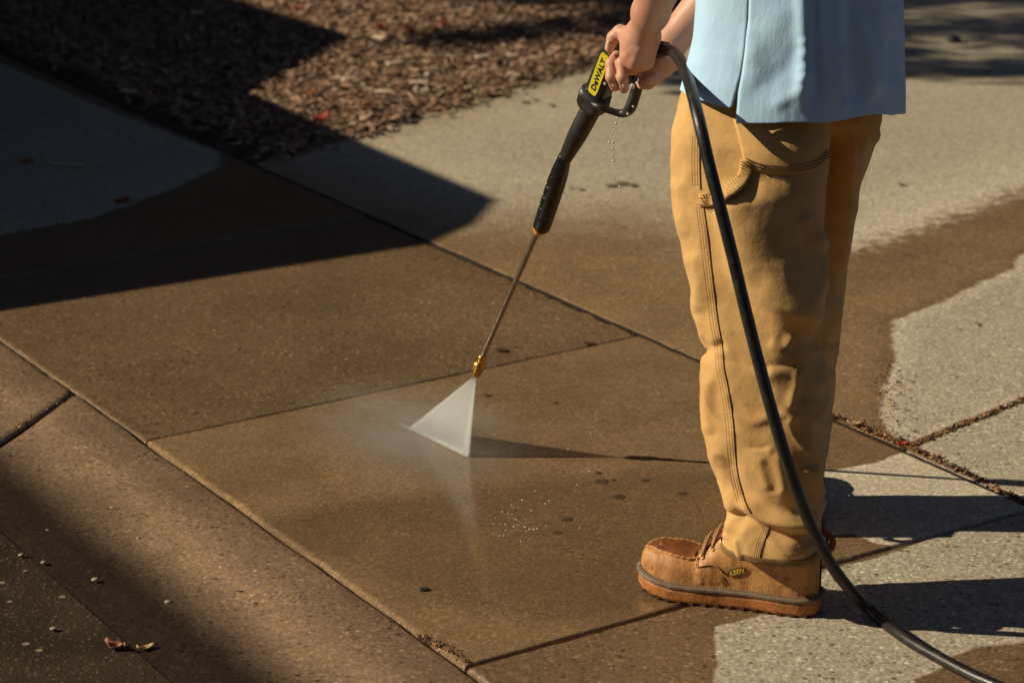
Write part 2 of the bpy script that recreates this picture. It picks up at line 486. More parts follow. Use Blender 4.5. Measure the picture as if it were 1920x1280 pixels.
DARK = np.array([G(*q)[:2] for q in [(360, 985), (560, 958), (720, 935), (840, 922), (1000, 905), (1250, 880), (1560, 876), (1560, 1060), (1230, 1146), (1040, 1175), (870, 1140), (690, 1080), (500, 1010)]])
MAUVE = np.array([G(*q)[:2] for q in [(700, 520), (820, 480), (960, 520), (1180, 610), (1240, 650), (1050, 650), (900, 640), (760, 600)]])
def wet_at(x, y):
    dry = np.zeros(len(x))
    for pl, s in DRYG:
        d, _, _ = polydist(x, y, pl, True)
        sd = np.where(inside(x, y, pl), d, -d)
        dry = np.maximum(dry, np.clip(.5 + sd / (2 * s), 0, 1))
    return 1 - dry
def soft_in(x, y, pl, s):
    d, _, _ = polydist(x, y, pl, True)
    return np.clip(.5 + np.where(inside(x, y, pl), d, -d) / (2 * s), 0, 1)

def tvals(n, L):
    e = np.array([0, 0, .003, .007, .013, .022]) / L
    inner = np.linspace(e[-1], 1 - e[-1], n)[1:-1]
    return np.concatenate([e, inner, 1 - e[::-1]])
def slab(c00, c10, c11, c01, cell, agg, tone, inset=.004, tilt=0., chip=.004, seed=0.):
    """quad slab with rounded chipped edges; c00->c10 = u, c00->c01 = v"""
    c00, c10, c11, c01 = (np.array(c, float) for c in (c00, c10, c11, c01))
    Lu, Lv = np.linalg.norm(c10 - c00), np.linalg.norm(c01 - c00)
    nu, nv = max(4, int(Lu / cell)), max(4, int(Lv / cell))
    u, v = tvals(nu, Lu), tvals(nv, Lv)
    U, W = np.meshgrid(u, v, indexing='ij')
    iu, iv = inset / Lu, inset / Lv
    u2, v2 = iu + U * (1 - 2 * iu), iv + W * (1 - 2 * iv)
    # chipped border
    du, dv = np.minimum(U, 1 - U) * Lu, np.minimum(W, 1 - W) * Lv
    xy = (c00 * ((1 - u2) * (1 - v2))[..., None] + c10 * (u2 * (1 - v2))[..., None] + c11 * (u2 * v2)[..., None] + c01 * ((1 - u2) * v2)[..., None]).reshape(-1, 2)
    cen = (c00 + c10 + c11 + c01) / 4
    d = np.minimum(du, dv).reshape(-1)
    z = np.zeros(len(xy))
    near = d < .03
    for i in np.nonzero(near)[0]:
        x, y = xy[i]
        nz = noise.noise((x * 38, y * 38, seed)) * .6 + noise.noise((x * 9, y * 9, seed + 5)) * .6
        k = max(0, 1 - d[i] / .014) * chip * (nz + .25)
        vv = cen - xy[i]; vv /= np.linalg.norm(vv)
        if d[i] < .02: xy[i] += vv * max(0, k)
        dd = d[i] - max(0, nz - .1) * .006
        z[i] -= .006 * max(0, 1 - max(dd, 0) / .0055) ** 2
    ii, jj = np.indices(U.shape)
    sk = ((ii == 0) | (jj == 0) | (ii == U.shape[0] - 1) | (jj == U.shape[1] - 1)).reshape(-1)
    z[sk] = -.06
    z += tilt
    F = grid_faces(U.shape[0], U.shape[1])
    a, b = np.append(c10 - c00, 0), np.append(c01 - c00, 0)
    if np.cross(a, b)[2] < 0: F = [f[::-1] for f in F]
    x, y = xy[:, 0], xy[:, 1]
    wet = wet_at(x, y)
    tn = np.full(len(x), tone)
    return np.column_stack([x, y, z]), F, wet, np.full(len(x), agg), tn
acc = MB(); WET = []; AGG = []; TON = []; SOF = []
def put(*a, soft=False, **k):
    V, F, wt, ag, tn = slab(*a, **k)
    qx, qy = proj(V); SOF.append(sstep(1500, 1400, qx) * (1. if soft else 0.)); acc.add(V, F); WET.append(wt); AGG.append(ag); TON.append(tn)
spec = {-2: (1.0, 1.0), -1: (1.0, 1.0), 0: (.22, 1.34), 1: (1.0, .90), 2: (.6, .95), 3: (.6, .95), 4: (.6, .95), 5: (.6, .95)}
for k, (ag, tn) in spec.items():
    put(a_(k), a_(k + 1), b_(k + 1), b_(k), .013 if k < 3 else .04, ag, tn, inset=.0035, tilt=(-.004 if k == 1 else 0), seed=k * 3.1)
cJ = G(1705, 838)[:2]; cC = G(1920, 750)[:2]; m1, m2 = G(523, 297)[:2], G(1110, 125)[:2]
q1 = cJ + (cC - cJ) * 13; q2 = m1 + (m2 - m1) * 4.2
gapB = (b_(-1) - b_(0)) / np.linalg.norm(b_(-1) - b_(0))
nrmB = np.array([gapB[1], -gapB[0]]); nrmB *= np.sign(nrmB @ (q1 - cJ))
dB = (b_(0) - b_(1)) / np.linalg.norm(b_(0) - b_(1))
def onB(q): return b_(0) + dB * ((q - b_(0)) @ dB)
put(onB(m1), onB(cJ), q1, q2, .022, .75, 1.04, inset=.011, seed=20, soft=True, tilt=-.004)
TON[-1] = TON[-1] * (1 + .48 * wet_at(acc.V[-1][:, 0], acc.V[-1][:, 1]))
put(onB(cJ), b_(-3), b_(-3) + (q1 - cJ), q1, .03, .9, 1.05, inset=.006, seed=30)
V, F = acc.arr()
wet_all, agg_all, ton_all = np.concatenate(WET), np.concatenate(AGG), np.concatenate(TON)
ton_all = ton_all * (1 + .14 * wet_all) * (1 - .30 * soft_in(V[:, 0], V[:, 1], DARK, .04) * wet_all) * (1 + .22 * soft_in(V[:, 0], V[:, 1], MAUVE, .14))
struct(obj('sidewalk', V, F, MAT['slab'], attrs={'wet': wet_all, 'agg': agg_all, 'tone': ton_all, 'soft': np.concatenate(SOF)}))
# dirt in the joints
struct(obj('joint_dirt', [np.append(q, -.016) for q in (a_(-3), a_(7), b_(7) , b_(-3))] + [np.append(q, -.018) for q in (m1, b_(-3), b_(-3) + (q1 - cJ), q2)], [(0, 3, 2, 1), (4, 5, 6, 7)], MAT['dirt'], smooth=False))
nB = np.array([dB[1], -dB[0]])
jv = []
for i in range(420):
    t = i / 419; c = b_(-3) + (b_(6) - b_(-3)) * t
    for sd_, hw_ in ((-1, .003), (-.3, 0), (.3, 0), (1, .0105)):
        jit = .0035 * noise.noise((t * 160, sd_ * 3, 1.7)) + .003 * noise.noise((t * 420, sd_ * 3, 5.7))
        jv.append(np.append(c + np.sign((b_(0) - p2) @ nB) * nB * (sd_ * (.0045 if sd_ < 0 else .0125) + (jit if abs(sd_) == 1 else 0)), -.0036 + (.0012 * noise.noise((t * 500, sd_ * 5, 2)) if abs(sd_) < 1 else -.001)))
struct(obj('joint_dirt', jv, grid_faces(420, 4), MAT['dirt'], smooth=False))

# kerb apron: concrete strip falling away to the road
nA = np.array([-eAn[1], eAn[0]]); nA *= -np.sign(nA @ (p4 - p2))       # away from the sidewalk
kI = ((G(128, 735)[:2] - p2) @ eA) / lenA ** 2; kO = ((G(0, 822)[:2] - p2) @ eA) / lenA ** 2
SKEW = (kO - kI) * lenA / abs((G(0, 822)[:2] - p2) @ nA)
def apron(k0, k1, seed):
    s = np.linspace(0, 1, 160); prof = [(0, -.06), (.001, -.006), (.003, -.003), (.010, -.0015)] + [(x, -.002 - .02 * (x / .45)) for x in np.linspace(.03, .25, 16)] + [(.25 + .011 * i, -.0131 - .0005 * i - .0013 * max(0, i - 8)) for i in range(1, 17)] + [(.43, -.06)]
    V = []
    for t in s:
        o = a_(k0) + (a_(k1) - a_(k0)) * t
        dend = min(t, 1 - t) * np.linalg.norm(a_(k1) - a_(k0))
        for d, z in prof:
            nz = noise.noise((t * 60 + seed, d * 20, 3.3))
            wsk = (1 - t if k0 > kI - .05 else t) if abs((k0 if k0 > kI - .05 else k1) - kI) < .1 else 0
            q = o + eAn * SKEW * d * wsk + nA * (.002 + d + (.004 * max(0, nz) if d < .02 else 0))
            V.append([q[0], q[1], z + .004 * noise.noise((q[0] * 5, q[1] * 5, seed)) - .008 * max(0, 1 - dend / .012)])
    return np.array(V), [f[::-1] for f in grid_faces(len(s), len(prof))]
mb = MB(); ks = [(-2.2, -.98), (-.972, 1.395), (1.405, 2.8), (2.806, 5)]
ks = [(-2.2, kI - .0025), (kI + .0025, 2.8), (2.806, 6)]
for i, (k0, k1) in enumerate(ks): mb.add(*apron(k0, k1, i * 7.7))
V, F = mb.arr()
F = [f for f in F]
x, y = V[:, 0], V[:, 1]
dA = (V[:, :2] - p2) @ nA
wet = np.ones(len(V))
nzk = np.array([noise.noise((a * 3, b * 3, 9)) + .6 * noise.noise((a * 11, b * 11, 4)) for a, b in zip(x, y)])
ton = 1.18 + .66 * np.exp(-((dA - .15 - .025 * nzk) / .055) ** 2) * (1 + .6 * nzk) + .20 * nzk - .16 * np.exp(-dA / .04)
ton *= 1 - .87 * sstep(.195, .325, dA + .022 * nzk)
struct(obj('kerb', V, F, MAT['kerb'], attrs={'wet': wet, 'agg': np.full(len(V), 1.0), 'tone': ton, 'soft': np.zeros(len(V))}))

# road
def road():
    m = M('asphalt')
    vc = m.sep(m.vor(120, 'Color')); vd = m.vor(120)
    c = m.mix(m.ramp(m.noise(6, 6, .65), .35, .7), (.026, .017, .010), (.046, .031, .018))
    c = m.mix(m.math('MULTIPLY', m.ramp(vd, .5, .3), m.ramp(vc[0], .55, .7, 0, .7)), c, m.mix(vc[1], (.02, .014, .01), (.17, .12, .08)))
    v2 = m.vor(34); v2c = m.sep(m.vor(34, 'Color'))
    c = m.mix(m.math('MULTIPLY', m.ramp(v2, .26, .16), m.ramp(v2c[0], .86, .9, 0, .8)), c, (.30, .22, .14))
    return m.bsdf(col=c, rough=.8, spec=.12, nrm=m.bump(m.math('ADD', m.ramp(vd, .6, .1), m.noise(200, 3)), .3, .004))
far = 40
rd = [a_(-12) + nA * .41, a_(12) + nA * .41, a_(12) + nA * 7, a_(-12) + nA * 7]
struct(obj('road', [np.append(q, -.0245) for q in rd], [(0, 1, 2, 3)] if np.cross(np.append(rd[1] - rd[0], 0), np.append(rd[3] - rd[0], 0))[2] > 0 else [(0, 3, 2, 1)], road(), smooth=False))

# planting bed: bumpy soil and loose wood chips
bedpoly = np.array([b_(9), m1 + (b_(1) - b_(0)) * .0, m2, m2 + (m2 - m1) * 2.4, m2 + (m2 - m1) * 2.4 + [-2, 3], b_(9) + [1, 3]])
bx, by = np.meshgrid(np.linspace(-5, 3.2, 150), np.linspace(6.6, 14, 140), indexing='ij')
bz = np.array([.012 * noise.noise((a * 3, b * 3, 0)) + .008 * noise.noise((a * 11, b * 11, 4)) for a, b in zip(bx.ravel(), by.ravel())])
ins = inside(bx.ravel(), by.ravel(), bedpoly); dd, _, _ = polydist(bx.ravel(), by.ravel(), bedpoly, True)
bz = np.where(ins, bz * np.clip(dd / .2, 0, 1) + .010 * np.clip(dd / .15, 0, 1) - .003, -.03)
struct(obj('planting_bed', np.column_stack([bx.ravel(), by.ravel(), bz]), [f[::-1] for f in grid_faces(150, 140)][::1] if False else grid_faces(150, 140), MAT['bed']))
def chips(n, sampler, lmin, lmax, zfun, wid=(.22, .5), flatp=.2):
    pts = sampler(n); n = len(pts)
    L = rng.uniform(lmin, lmax, n) * rng.uniform(.6, 1, n); Wd = L * rng.uniform(*wid, n); T = Wd * rng.uniform(.2, .45, n)
    yaw = rng.uniform(0, 2 * np.pi, n); pit = rng.normal(0, flatp, n); rol = rng.normal(0, flatp, n)
    cy, sy, cpi, spi, cr, sr = np.cos(yaw), np.sin(yaw), np.cos(pit), np.sin(pit), np.cos(rol), np.sin(rol)
    ax = np.stack([cy * cpi, sy * cpi, spi], 1)
    ay = np.stack([-sy * cr - cy * spi * sr, cy * cr - sy * spi * sr, cpi * sr], 1)
    az = np.cross(ax, ay)
    V = np.zeros((n, 8, 3)); q = 0
    for sx in (-1, 1):
        for s2 in (-1, 1):
            for sz in (-1, 1):
                tap = 1 if sx < 0 else rng.uniform(.35, 1, n)
                V[:, q] = pts + ax * (sx * L / 2)[:, None] + ay * (s2 * Wd / 2 * tap)[:, None] + az * (sz * T / 2)[:, None]
                q += 1
    F0 = np.array([(0, 1, 3, 2), (4, 6, 7, 5), (0, 4, 5, 1), (2, 3, 7, 6), (0, 2, 6, 4), (1, 5, 7, 3)])
    F = (F0[None] + 8 * np.arange(n)[:, None, None]).reshape(-1, 4)
    return V.reshape(-1, 3), F, np.repeat(rng.uniform(0, 1, n), 8)
def bed_sample(n):
    out = []
    while len(out) < n:
        x, y = rng.uniform(-3.2, 2.2, 4000), rng.uniform(6.8, 11.6, 4000)
        d, _, _ = polydist(x, y, bedpoly, True); i = inside(x, y, bedpoly)
        m = i | (d < np.abs(rng.normal(0, .03, 4000)))
        z = np.where(i, .004 + .008 * np.clip(d / .15, 0, 1), 0) + rng.uniform(.002, .016, 4000)
        out += np.column_stack([x, y, z])[m].tolist()
    return np.array(out[:n])
V, F, tnt = chips(38000, bed_sample, .014, .048, None)
tag(obj('mulch', V, F, MAT['chips'], smooth=False, attrs={'tint': tnt}), 'loose brown wood chip mulch covering the planting bed', 'mulch', kind='stuff')

# debris along the open joints
def line_debris(px, n, spread, smin, smax, zoff=.0):
    g = np.array([G(*q)[:2] for q in px])
    seg = np.linalg.norm(np.diff(g, axis=0), axis=1); cum = np.concatenate([[0], np.cumsum(seg)])
    def smp(n):
        s = rng.uniform(0, cum[-1], n); k = np.clip(np.searchsorted(cum, s) - 1, 0, len(seg) - 1)
        t = (s - cum[k]) / seg[k]; p = g[k] + (g[k + 1] - g[k]) * t[:, None]
        p = p + rng.normal(0, spread, (n, 2))
        return np.column_stack([p, rng.uniform(-.006, .006, n) + zoff])
    return chips(n, smp, smin, smax, None, wid=(.35, .8), flatp=.5)
mb = MB(); tn = []
for a in (([(1556, 778), (1620, 800), (1705, 838)], 300, .004, .004, .013), ([(1705, 838), (1800, 798), (1920, 750), (2000, 716)], 560, .004, .004, .013), ([(1705, 838), (1800, 882), (1850, 905), (1920, 945)], 420, .005, .004, .012), ([(1640, 700), (1665, 680), (1660, 740), (1690, 830)], 130, .03, .003, .009, .003), ([(1590, 790), (1700, 832)], 120, .02, .003, .009, .003), ([(780, 1190), (850, 1222), (880, 1245)], 150, .005, .003, .008), ([(4, 818), (125, 738)], 70, .004, .003, .008)):
    v, f, t = line_debris(*a); mb.add(v, f); tn.append(t)
V, F = mb.arr()
tag(obj('leaf_debris', V, F, MAT['debris'], smooth=False, attrs={'tint': np.concatenate(tn)}), 'crumbs of dry leaf packed in the open pavement joints', 'debris', kind='stuff')

# ------------------------------------------------------------------ PERSON
FW = np.array([-.934, .358, 0.]); FW /= np.linalg.norm(FW)
LF = np.array([-FW[1], FW[0], 0.]); LF = LF if LF[1] < 0 else -LF   # his left, towards the camera
BASE = np.array([.43, 4.2, 0.])

def fit_rings(rows, Yc, shape, N=160, M=240):
    """rows: (y, left px, right px); Yc(z), shape(z)->(a,b,n); returns ring points grid M x N x 3, bottom to top"""
    rows = np.array(rows, float); o = np.argsort(rows[:, 0]); rows = rows[o]
    ys = np.linspace(rows[-1, 0], rows[0, 0], M)
    lx, rx = np.interp(ys, rows[:, 0], rows[:, 1]), np.interp(ys, rows[:, 0], rows[:, 2])
    th = np.linspace(0, 2 * np.pi, N, endpoint=False)
    out = np.zeros((M, N, 3))
    for i, y in enumerate(ys):
        Y = 4.1
        for _ in range(4):
            z = P(960, y, Y)[2]; Y = Yc(z)
        a, b, n = shape(z)
        c, s = np.cos(th), np.sin(th)
        u = np.sign(c) * np.abs(c) ** (2 / n) * a; v = np.sign(s) * np.abs(s) ** (2 / n) * b
        pts = u[:, None] * FW + v[:, None] * LF + np.array([0, Y, z])
        X0 = (P(lx[i], y, Y)[0] + P(rx[i], y, Y)[0]) / 2
        pts[:, 0] += X0
        for _ in range(3):      # X scale + shift until the outline sits on the measured edges
            px, _ = proj(pts); lo, hi = px.min(), px.max()
            k = (rx[i] - lx[i]) / (hi - lo); cx = pts[:, 0].mean()
            pts[:, 0] = cx + (pts[:, 0] - cx) * k
            px, _ = proj(pts); sh = ((lx[i] + rx[i]) - (px.min() + px.max())) / 2
            pts[:, 0] += sh / FPX * 4.3
        out[i] = pts
    return out
def normals_grid(Gd):
    du = np.roll(Gd, -1, 1) - np.roll(Gd, 1, 1); dv = np.gradient(Gd, axis=0)
    n = np.cross(du, dv); n /= np.linalg.norm(n, axis=2)[..., None] + 1e-12
    c = Gd.mean(1, keepdims=True)
    s = np.sign(((Gd - c) * n).sum(2).mean()); return n * s
def apply_folds(Gd, folds, extra=None):
    n = normals_grid(Gd); px, py = proj(Gd)
    to = np.array([0, 0, CH]) - Gd; to /= np.linalg.norm(to, axis=2)[..., None]
    fac = sstep(-.15, .15, (n * to).sum(2))
    D = np.zeros(px.shape)
    for kind, poly, amp, w1, w2 in folds:
        d, s, t = polydist(px, py, catmull(poly, 8))
        endt = np.minimum(1, np.minimum(t, 1 - t) / .18 + .0)
        endt = np.clip(endt, 0, 1); endt = endt * endt * (3 - 2 * endt)
        sd = d * s
        if kind == 'ridge': v = amp * np.where(sd > 0, np.exp(-(d / w2) ** 2), np.exp(-(d / w1) ** 2))
        else:               # ledge: cloth swells out below the line and is tucked in just above it
            v = np.where(sd > 0, amp * np.exp(-(sd / w2)), 0) + 0
            v = v * sstep(-10, 14, sd) - .5 * amp * np.exp(-(np.minimum(sd, 0) / w1) ** 2) * sstep(16, -8, sd)
        D += v * endt * fac
    if extra is not None: D += extra(Gd)
    return Gd + n * D[..., None]
def cloth_noise(s1, a1, s2, a2, off):
    def f(Gd):
        sh = Gd.shape[:2]
        return np.array([a1 * noise.noise((q[0] * s1, q[1] * s1, q[2] * s1 * .6 + off)) + a2 * noise.noise((q[0] * s2 + q[2] * 6, q[1] * s2, q[2] * s2 * .7 + off)) for q in Gd.reshape(-1, 3)]).reshape(sh)
    return f
def lerp(tab):
    tab = np.array(tab, float); return lambda z: np.interp(z, tab[:, 0], tab[:, 1])

near_rows = [(60, 1320, 1540), (120, 1305, 1550), (165, 1282, 1554), (200, 1271, 1556), (250, 1262, 1556), (300, 1258, 1554), (350, 1260, 1550), (400, 1265, 1546), (450, 1275, 1541), (500, 1284, 1544), (545, 1294, 1546), (590, 1297, 1542), (628, 1310, 1536), (650, 1322, 1533), (668, 1316, 1538), (690, 1312, 1546), (750, 1313, 1556), (800, 1316, 1558), (850, 1328, 1553), (890, 1347, 1541), (920, 1352, 1544), (938, 1357, 1547), (947, 1366, 1547), (960, 1367, 1545), (980, 1366, 1537), (995, 1362, 1541), (1010, 1357, 1548), (1021, 1357, 1549)]
far_rows = [(60, 1435, 1630), (120, 1420, 1645), (180, 1410, 1657), (220, 1405, 1656), (250, 1402, 1648), (300, 1400, 1631), (350, 1395, 1613), (400, 1390, 1601), (450, 1385, 1591), (500, 1382, 1585), (545, 1380, 1582), (590, 1378, 1580), (650, 1375, 1571), (690, 1374, 1567), (750, 1372, 1558), (800, 1374, 1550), (850, 1380, 1546), (900, 1388, 1543), (935, 1392, 1545)]
nearY = lerp([(.1, 3.975), (.45, 4.02), (.80, 4.115), (.9, 4.16), (1.1, 4.18)])
farY = lerp([(.1, 4.42), (.45, 4.40), (.80, 4.32), (1.1, 4.27)])
nshape = lambda z: (np.interp(z, [.1, .3, .6, .85], [.095, .11, .125, .14]), np.interp(z, [.1, .3, .6, .80, .9], [.088, .098, .108, .112, .09]), 3.1)
fshape = lambda z: (np.interp(z, [.1, .5, .85], [.09, .11, .13]), np.interp(z, [.1, .5, .80, .9], [.085, .1, .105, .09]), 2.4)
near = fit_rings(near_rows, nearY, nshape, 200, 330)
folds = [
    ('ridge', [(1364, 330), (1372, 390), (1384, 450), (1408, 515), (1454, 564), (1500, 591), (1552, 604)], .038, 84, 24),
    ('ridge', [(1500, 400), (1530, 450), (1545, 470)], .007, 16, 16),
    ('ridge', [(1520, 430), (1535, 480), (1530, 560)], .008, 20, 14),
    ('ledge', [(1430, 690), (1462, 688), (1500, 690)], .006, 12, 18),
    ('ridge', [(1440, 640), (1470, 650), (1490, 625)], .004, 9, 9),
    ('ridge', [(1430, 735), (1470, 760), (1490, 800)], .005, 10, 10),
    ('ridge', [(1495, 690), (1492, 720), (1478, 770)], .005, 9, 9),
    ('ridge', [(1400, 800), (1440, 782), (1480, 775)], .004, 12, 9),
    ('ledge', [(1400, 838), (1425, 842), (1450, 836)], .004, 8, 14),
    ('ridge', [(1425, 850), (1430, 885), (1445, 920)], .004, 8, 8),
    ('ridge', [(1455, 845), (1465, 890), (1470, 935)], .004, 9, 9),
    ('ridge', [(1520, 640), (1535, 680), (1540, 740)], .008, 12, 14),
    ('ridge', [(1518, 870), (1524, 900), (1540, 935)], .010, 14, 14),
    ('ridge', [(1500, 740), (1512, 800), (1516, 860)], .006, 14, 16),
    ('ridge', [(1330, 700), (1325, 760), (1332, 820)], .006, 10, 14),
    ('ridge', [(1345, 840), (1370, 890), (1400, 925), (1450, 955), (1540, 968)], -.011, 20, 16),
    ('ridge', [(1380, 935), (1430, 968), (1490, 985), (1540, 985)], .010, 16, 12),
    ('ledge', [(1545, 1000), (1500, 1001), (1460, 992), (1420, 972), (1366, 946)], -.0, 8, 8),
    ('ridge', [(1360, 955), (1400, 975), (1440, 996), (1480, 1008), (1540, 1012)], -.014, 12, 10),
    ('ridge', [(1360, 1012), (1372, 985), (1376, 965)], .006, 8, 8),
    ('ridge', [(1385, 1005), (1388, 1040), (1398, 1055)], .004, 5, 5),
    ('ridge', [(1290, 470), (1310, 530), (1305, 590)], .007, 14, 12),
    ('ridge', [(1275, 330), (1272, 400), (1290, 450)], .005, 14, 14),
    ('ridge', [(1300, 640), (1330, 655), (1360, 640)], -.007, 10, 10),
]
def creases(Gd):
    base = cloth_noise(6, .004, 24, .0022, 3.)(Gd) + cloth_noise(34, .0009, 60, .0006, 11.)(Gd); sh = Gd.shape[:2]
    r = np.array([(1 - abs(noise.noise((q[0] * 15 + q[2] * 11, q[1] * 15, q[2] * 11)))) ** 5 for q in Gd.reshape(-1, 3)]).reshape(sh)
    z = Gd[..., 2]; wgt = .35 + np.exp(-((z - .40) / .10) ** 2) + 1.1 * np.exp(-((z - .15) / .08) ** 2)
    return base + .0036 * wgt * (r - .35)
near = apply_folds(near, folds, creases)
farl = fit_rings(far_rows, farY, fshape, 140, 220)
farl = apply_folds(farl, [('ridge', [(1600, 240), (1592, 340), (1584, 480), (1580, 570)], .014, 11, 8), ('ridge', [(1562, 230), (1566, 330), (1563, 430), (1560, 580)], -.032, 22, 20), ('ridge', [(1625, 240), (1608, 330), (1596, 420)], .006, 9, 9), ('ledge', [(1550, 640), (1562, 650), (1580, 640)], .008, 10, 14), ('ridge', [(1560, 690), (1556, 740), (1550, 780)], .008, 10, 10), ('ridge', [(1600, 220), (1640, 260), (1650, 240)], .006, 12, 12)], cloth_noise(6, .006, 20, .004, 8.))
NB, MBn = near.shape[1], near.shape[0]
Vn, Fn = near.reshape(-1, 3), grid_faces(MBn, NB, True)
Vf, Ff = farl.reshape(-1, 3), grid_faces(farl.shape[0], farl.shape[1], True)
bvhN = BVHTree.FromPolygons([Vector(v) for v in Vn], [tuple(f) for f in Fn])
allV = np.vstack([Vn, Vf]); allF = list(Fn) + [tuple(i + len(Vn) for i in f) for f in Ff]
bvhT = BVHTree.FromPolygons([Vector(v) for v in allV], [tuple(f) for f in allF])
def hit(px, py, bvh):
    d = Vector(ray(px, py)).normalized()
    h = bvh.ray_cast(Vector((0, 0, CH)), d)
    if h[0] is None: return None
    n = np.array(h[1]); n = n if n @ np.array(d) < 0 else -n
    return np.array(h[0]), n
def on(path, bvh, off, n=10, smooth=True):
    out = []
    for q in (catmull(path, n) if smooth else path):
        h = hit(q[0], q[1], bvh)
        if h: out.append(h[0] + h[1] * off)
    return np.array(out)
def ribbon(path, wpx, bvh, off, n=10, cols=5, lift=None):
    """strip of cloth laid on the surface along a photo path"""
    p = catmull(path, n); T = np.gradient(p, axis=0); T /= np.linalg.norm(T, axis=1)[:, None]
    Nn = np.column_stack([-T[:, 1], T[:, 0]])
    V = []
    for i in range(len(p)):
        for j in range(cols):
            q = p[i] + Nn[i] * wpx * (j / (cols - 1) - .5)
            h = hit(q[0], q[1], bvh)
            if h is None: h = (P(q[0], q[1], 4.05), np.array([0, -1, 0]))
            e = off * (1 if 0 < j < cols - 1 else .4) + (lift(i / (len(p) - 1)) if lift else 0)
            V.append(h[0] + h[1] * e)
    return np.array(V), grid_faces(len(p), cols)
def dashes(path, bvh, off, pitch=5.0, duty=.6, r=.0007, n=16):
    p = catmull(path, n); L = np.concatenate([[0], np.cumsum(np.linalg.norm(np.diff(p, axis=0), axis=1))])
    mb = MB(); s = 0
    while s + pitch * duty < L[-1]:
        q = [np.array([np.interp(t, L, p[:, 0]), np.interp(t, L, p[:, 1])]) for t in (s, s + pitch * duty * .5, s + pitch * duty)]
        hs = [hit(a[0], a[1], bvh) for a in q]
        if all(hs): mb.add(*tube([hs[0][0], hs[1][0] + hs[1][1] * off, hs[2][0]], r, 5))
        s += pitch
    return mb.arr()

# ---- body: arms and hands on a fine grid, the rest coarser
fine = Field(P(1120, 215, 4.38) - [.02, .22, .0], P(1330, -330, 4.3) + [.02, .24, .02], .0024)
def fld(): 
    f = Field((.12, 4.0, .79), (.50, 4.60, 1.20), .0022); return f
# left arm (near): forearm, wrist, back of hand, curled fingers, thumb
el_l = np.array([.283, 4.10, 1.165]); wr_l = P(1205, 64, 4.335)
f = fld()
f.chain([el_l + [.06, -.03, .2], el_l, el_l * .55 + wr_l * .45, el_l * .2 + wr_l * .8, wr_l], [.047, .043, .040, .030, .0255], .02, flat=None)
f.cap(wr_l, P(1201, 78, 4.335), .0255, .027, .02, flat=(np.array([0, 1, .2]), 1.22))
kn = [P(1177, 108, 4.338), P(1189, 116, 4.332), P(1201, 118, 4.334), P(1212, 114, 4.342)]
for i, q in enumerate(kn):
    f.cap(wr_l + (q - wr_l) * .15 + np.array([(i - 1.5) * .006, 0.006, 0]), q, .0185, .0118, .016)
f.cap(P(1190, 90, 4.352), P(1198, 106, 4.352), .022, .018, .02)
for i, q in enumerate(kn):
    q2 = q + np.array([-.004, .030, -.014]); q3 = q2 + np.array([.002, .024, .010]); q4 = q3 + np.array([.004, .006, .018])
    g = [q, q2, q3, q4]
    f.chain(g, [.0110, .0100, .0092, .0082], .003, .008)
    f.cap(q + [0, -.003, .002], q + [0, -.001, -.003], .0108, .0105, .008)
# tendons on the back of the hand
for q in kn:
    f.cap(wr_l + (q - wr_l) * .5 + [0, -.0195, 0], q + [0, -.008, .004], .0040, .0050, .008)
    f.cap(q + [0, -.0065, .001], q + [0, -.0045, -.003], .0075, .0075, .005)
# thumb leaves the side of the palm near the wrist, lies over the gun
th = [P(1186, 70, 4.350), P(1163, 60, 4.368), P(1150, 71, 4.372), P(1143, 90, 4.368)]
f.chain(th, [.015, .0122, .0112, .0090], .005, .014)
Vl, Fl = f.mesh()
# right arm (far): comes from behind the shirt, hand on the grip
el_r = np.array([.455, 4.45, 1.10]); wr_r = P(1253, 84, 4.425)
f = fld()
f.chain([el_r + [.06, .0, .12], el_r, el_r * .5 + wr_r * .5, wr_r], [.047, .044, .038, .0275], .02)
f.chain([wr_r, P(1238, 110, 4.43), P(1222, 128, 4.435)], [.0275, .030, .027], .02)
f.cap(P(1243, 108, 4.405), P(1214, 140, 4.395), .025, .019, .016)        # heel of the hand, little-finger side
f.cap(P(1236, 126, 4.400), P(1216, 150, 4.388), .019, .014, .014)
f.cap(P(1226, 100, 4.425), P(1196, 108, 4.425), .024, .019, .018)
f.cap(P(1212, 130, 4.41), P(1192, 118, 4.42), .020, .015, .014)
# fingers reach round the front of the grip and hang down on the near side, unequal
f.chain([P(1196, 104, 4.44), P(1160, 103, 4.400), P(1147, 120, 4.362), P(1146, 145, 4.350), P(1153, 163, 4.358)], [.014, .0118, .0112, .0104, .0088], .003, .01)
f2 = fld()
f2.chain([P(1204, 108, 4.44), P(1180, 103, 4.385), P(1167, 118, 4.352), P(1167, 146, 4.340), P(1170, 167, 4.350)], [.014, .0114, .0112, .0104, .0088], .003, .01)
f.merge((slice(None),) * 3, f2.F, .0)
f2 = fld()  # fingers on the trigger and below it
f2.chain([P(1206, 124, 4.40), P(1192, 132, 4.372), P(1178, 134, 4.362)], [.0120, .0088, .0078], .003, .01)
f.merge((slice(None),) * 3, f2.F, .002)
f2 = fld()
f2.chain([P(1238, 138, 4.392), P(1216, 156, 4.366), P(1203, 159, 4.376)], [.0135, .0112, .0090], .003, .01)
f.merge((slice(None),) * 3, f2.F, .002)
Vr, Fr = f.mesh()
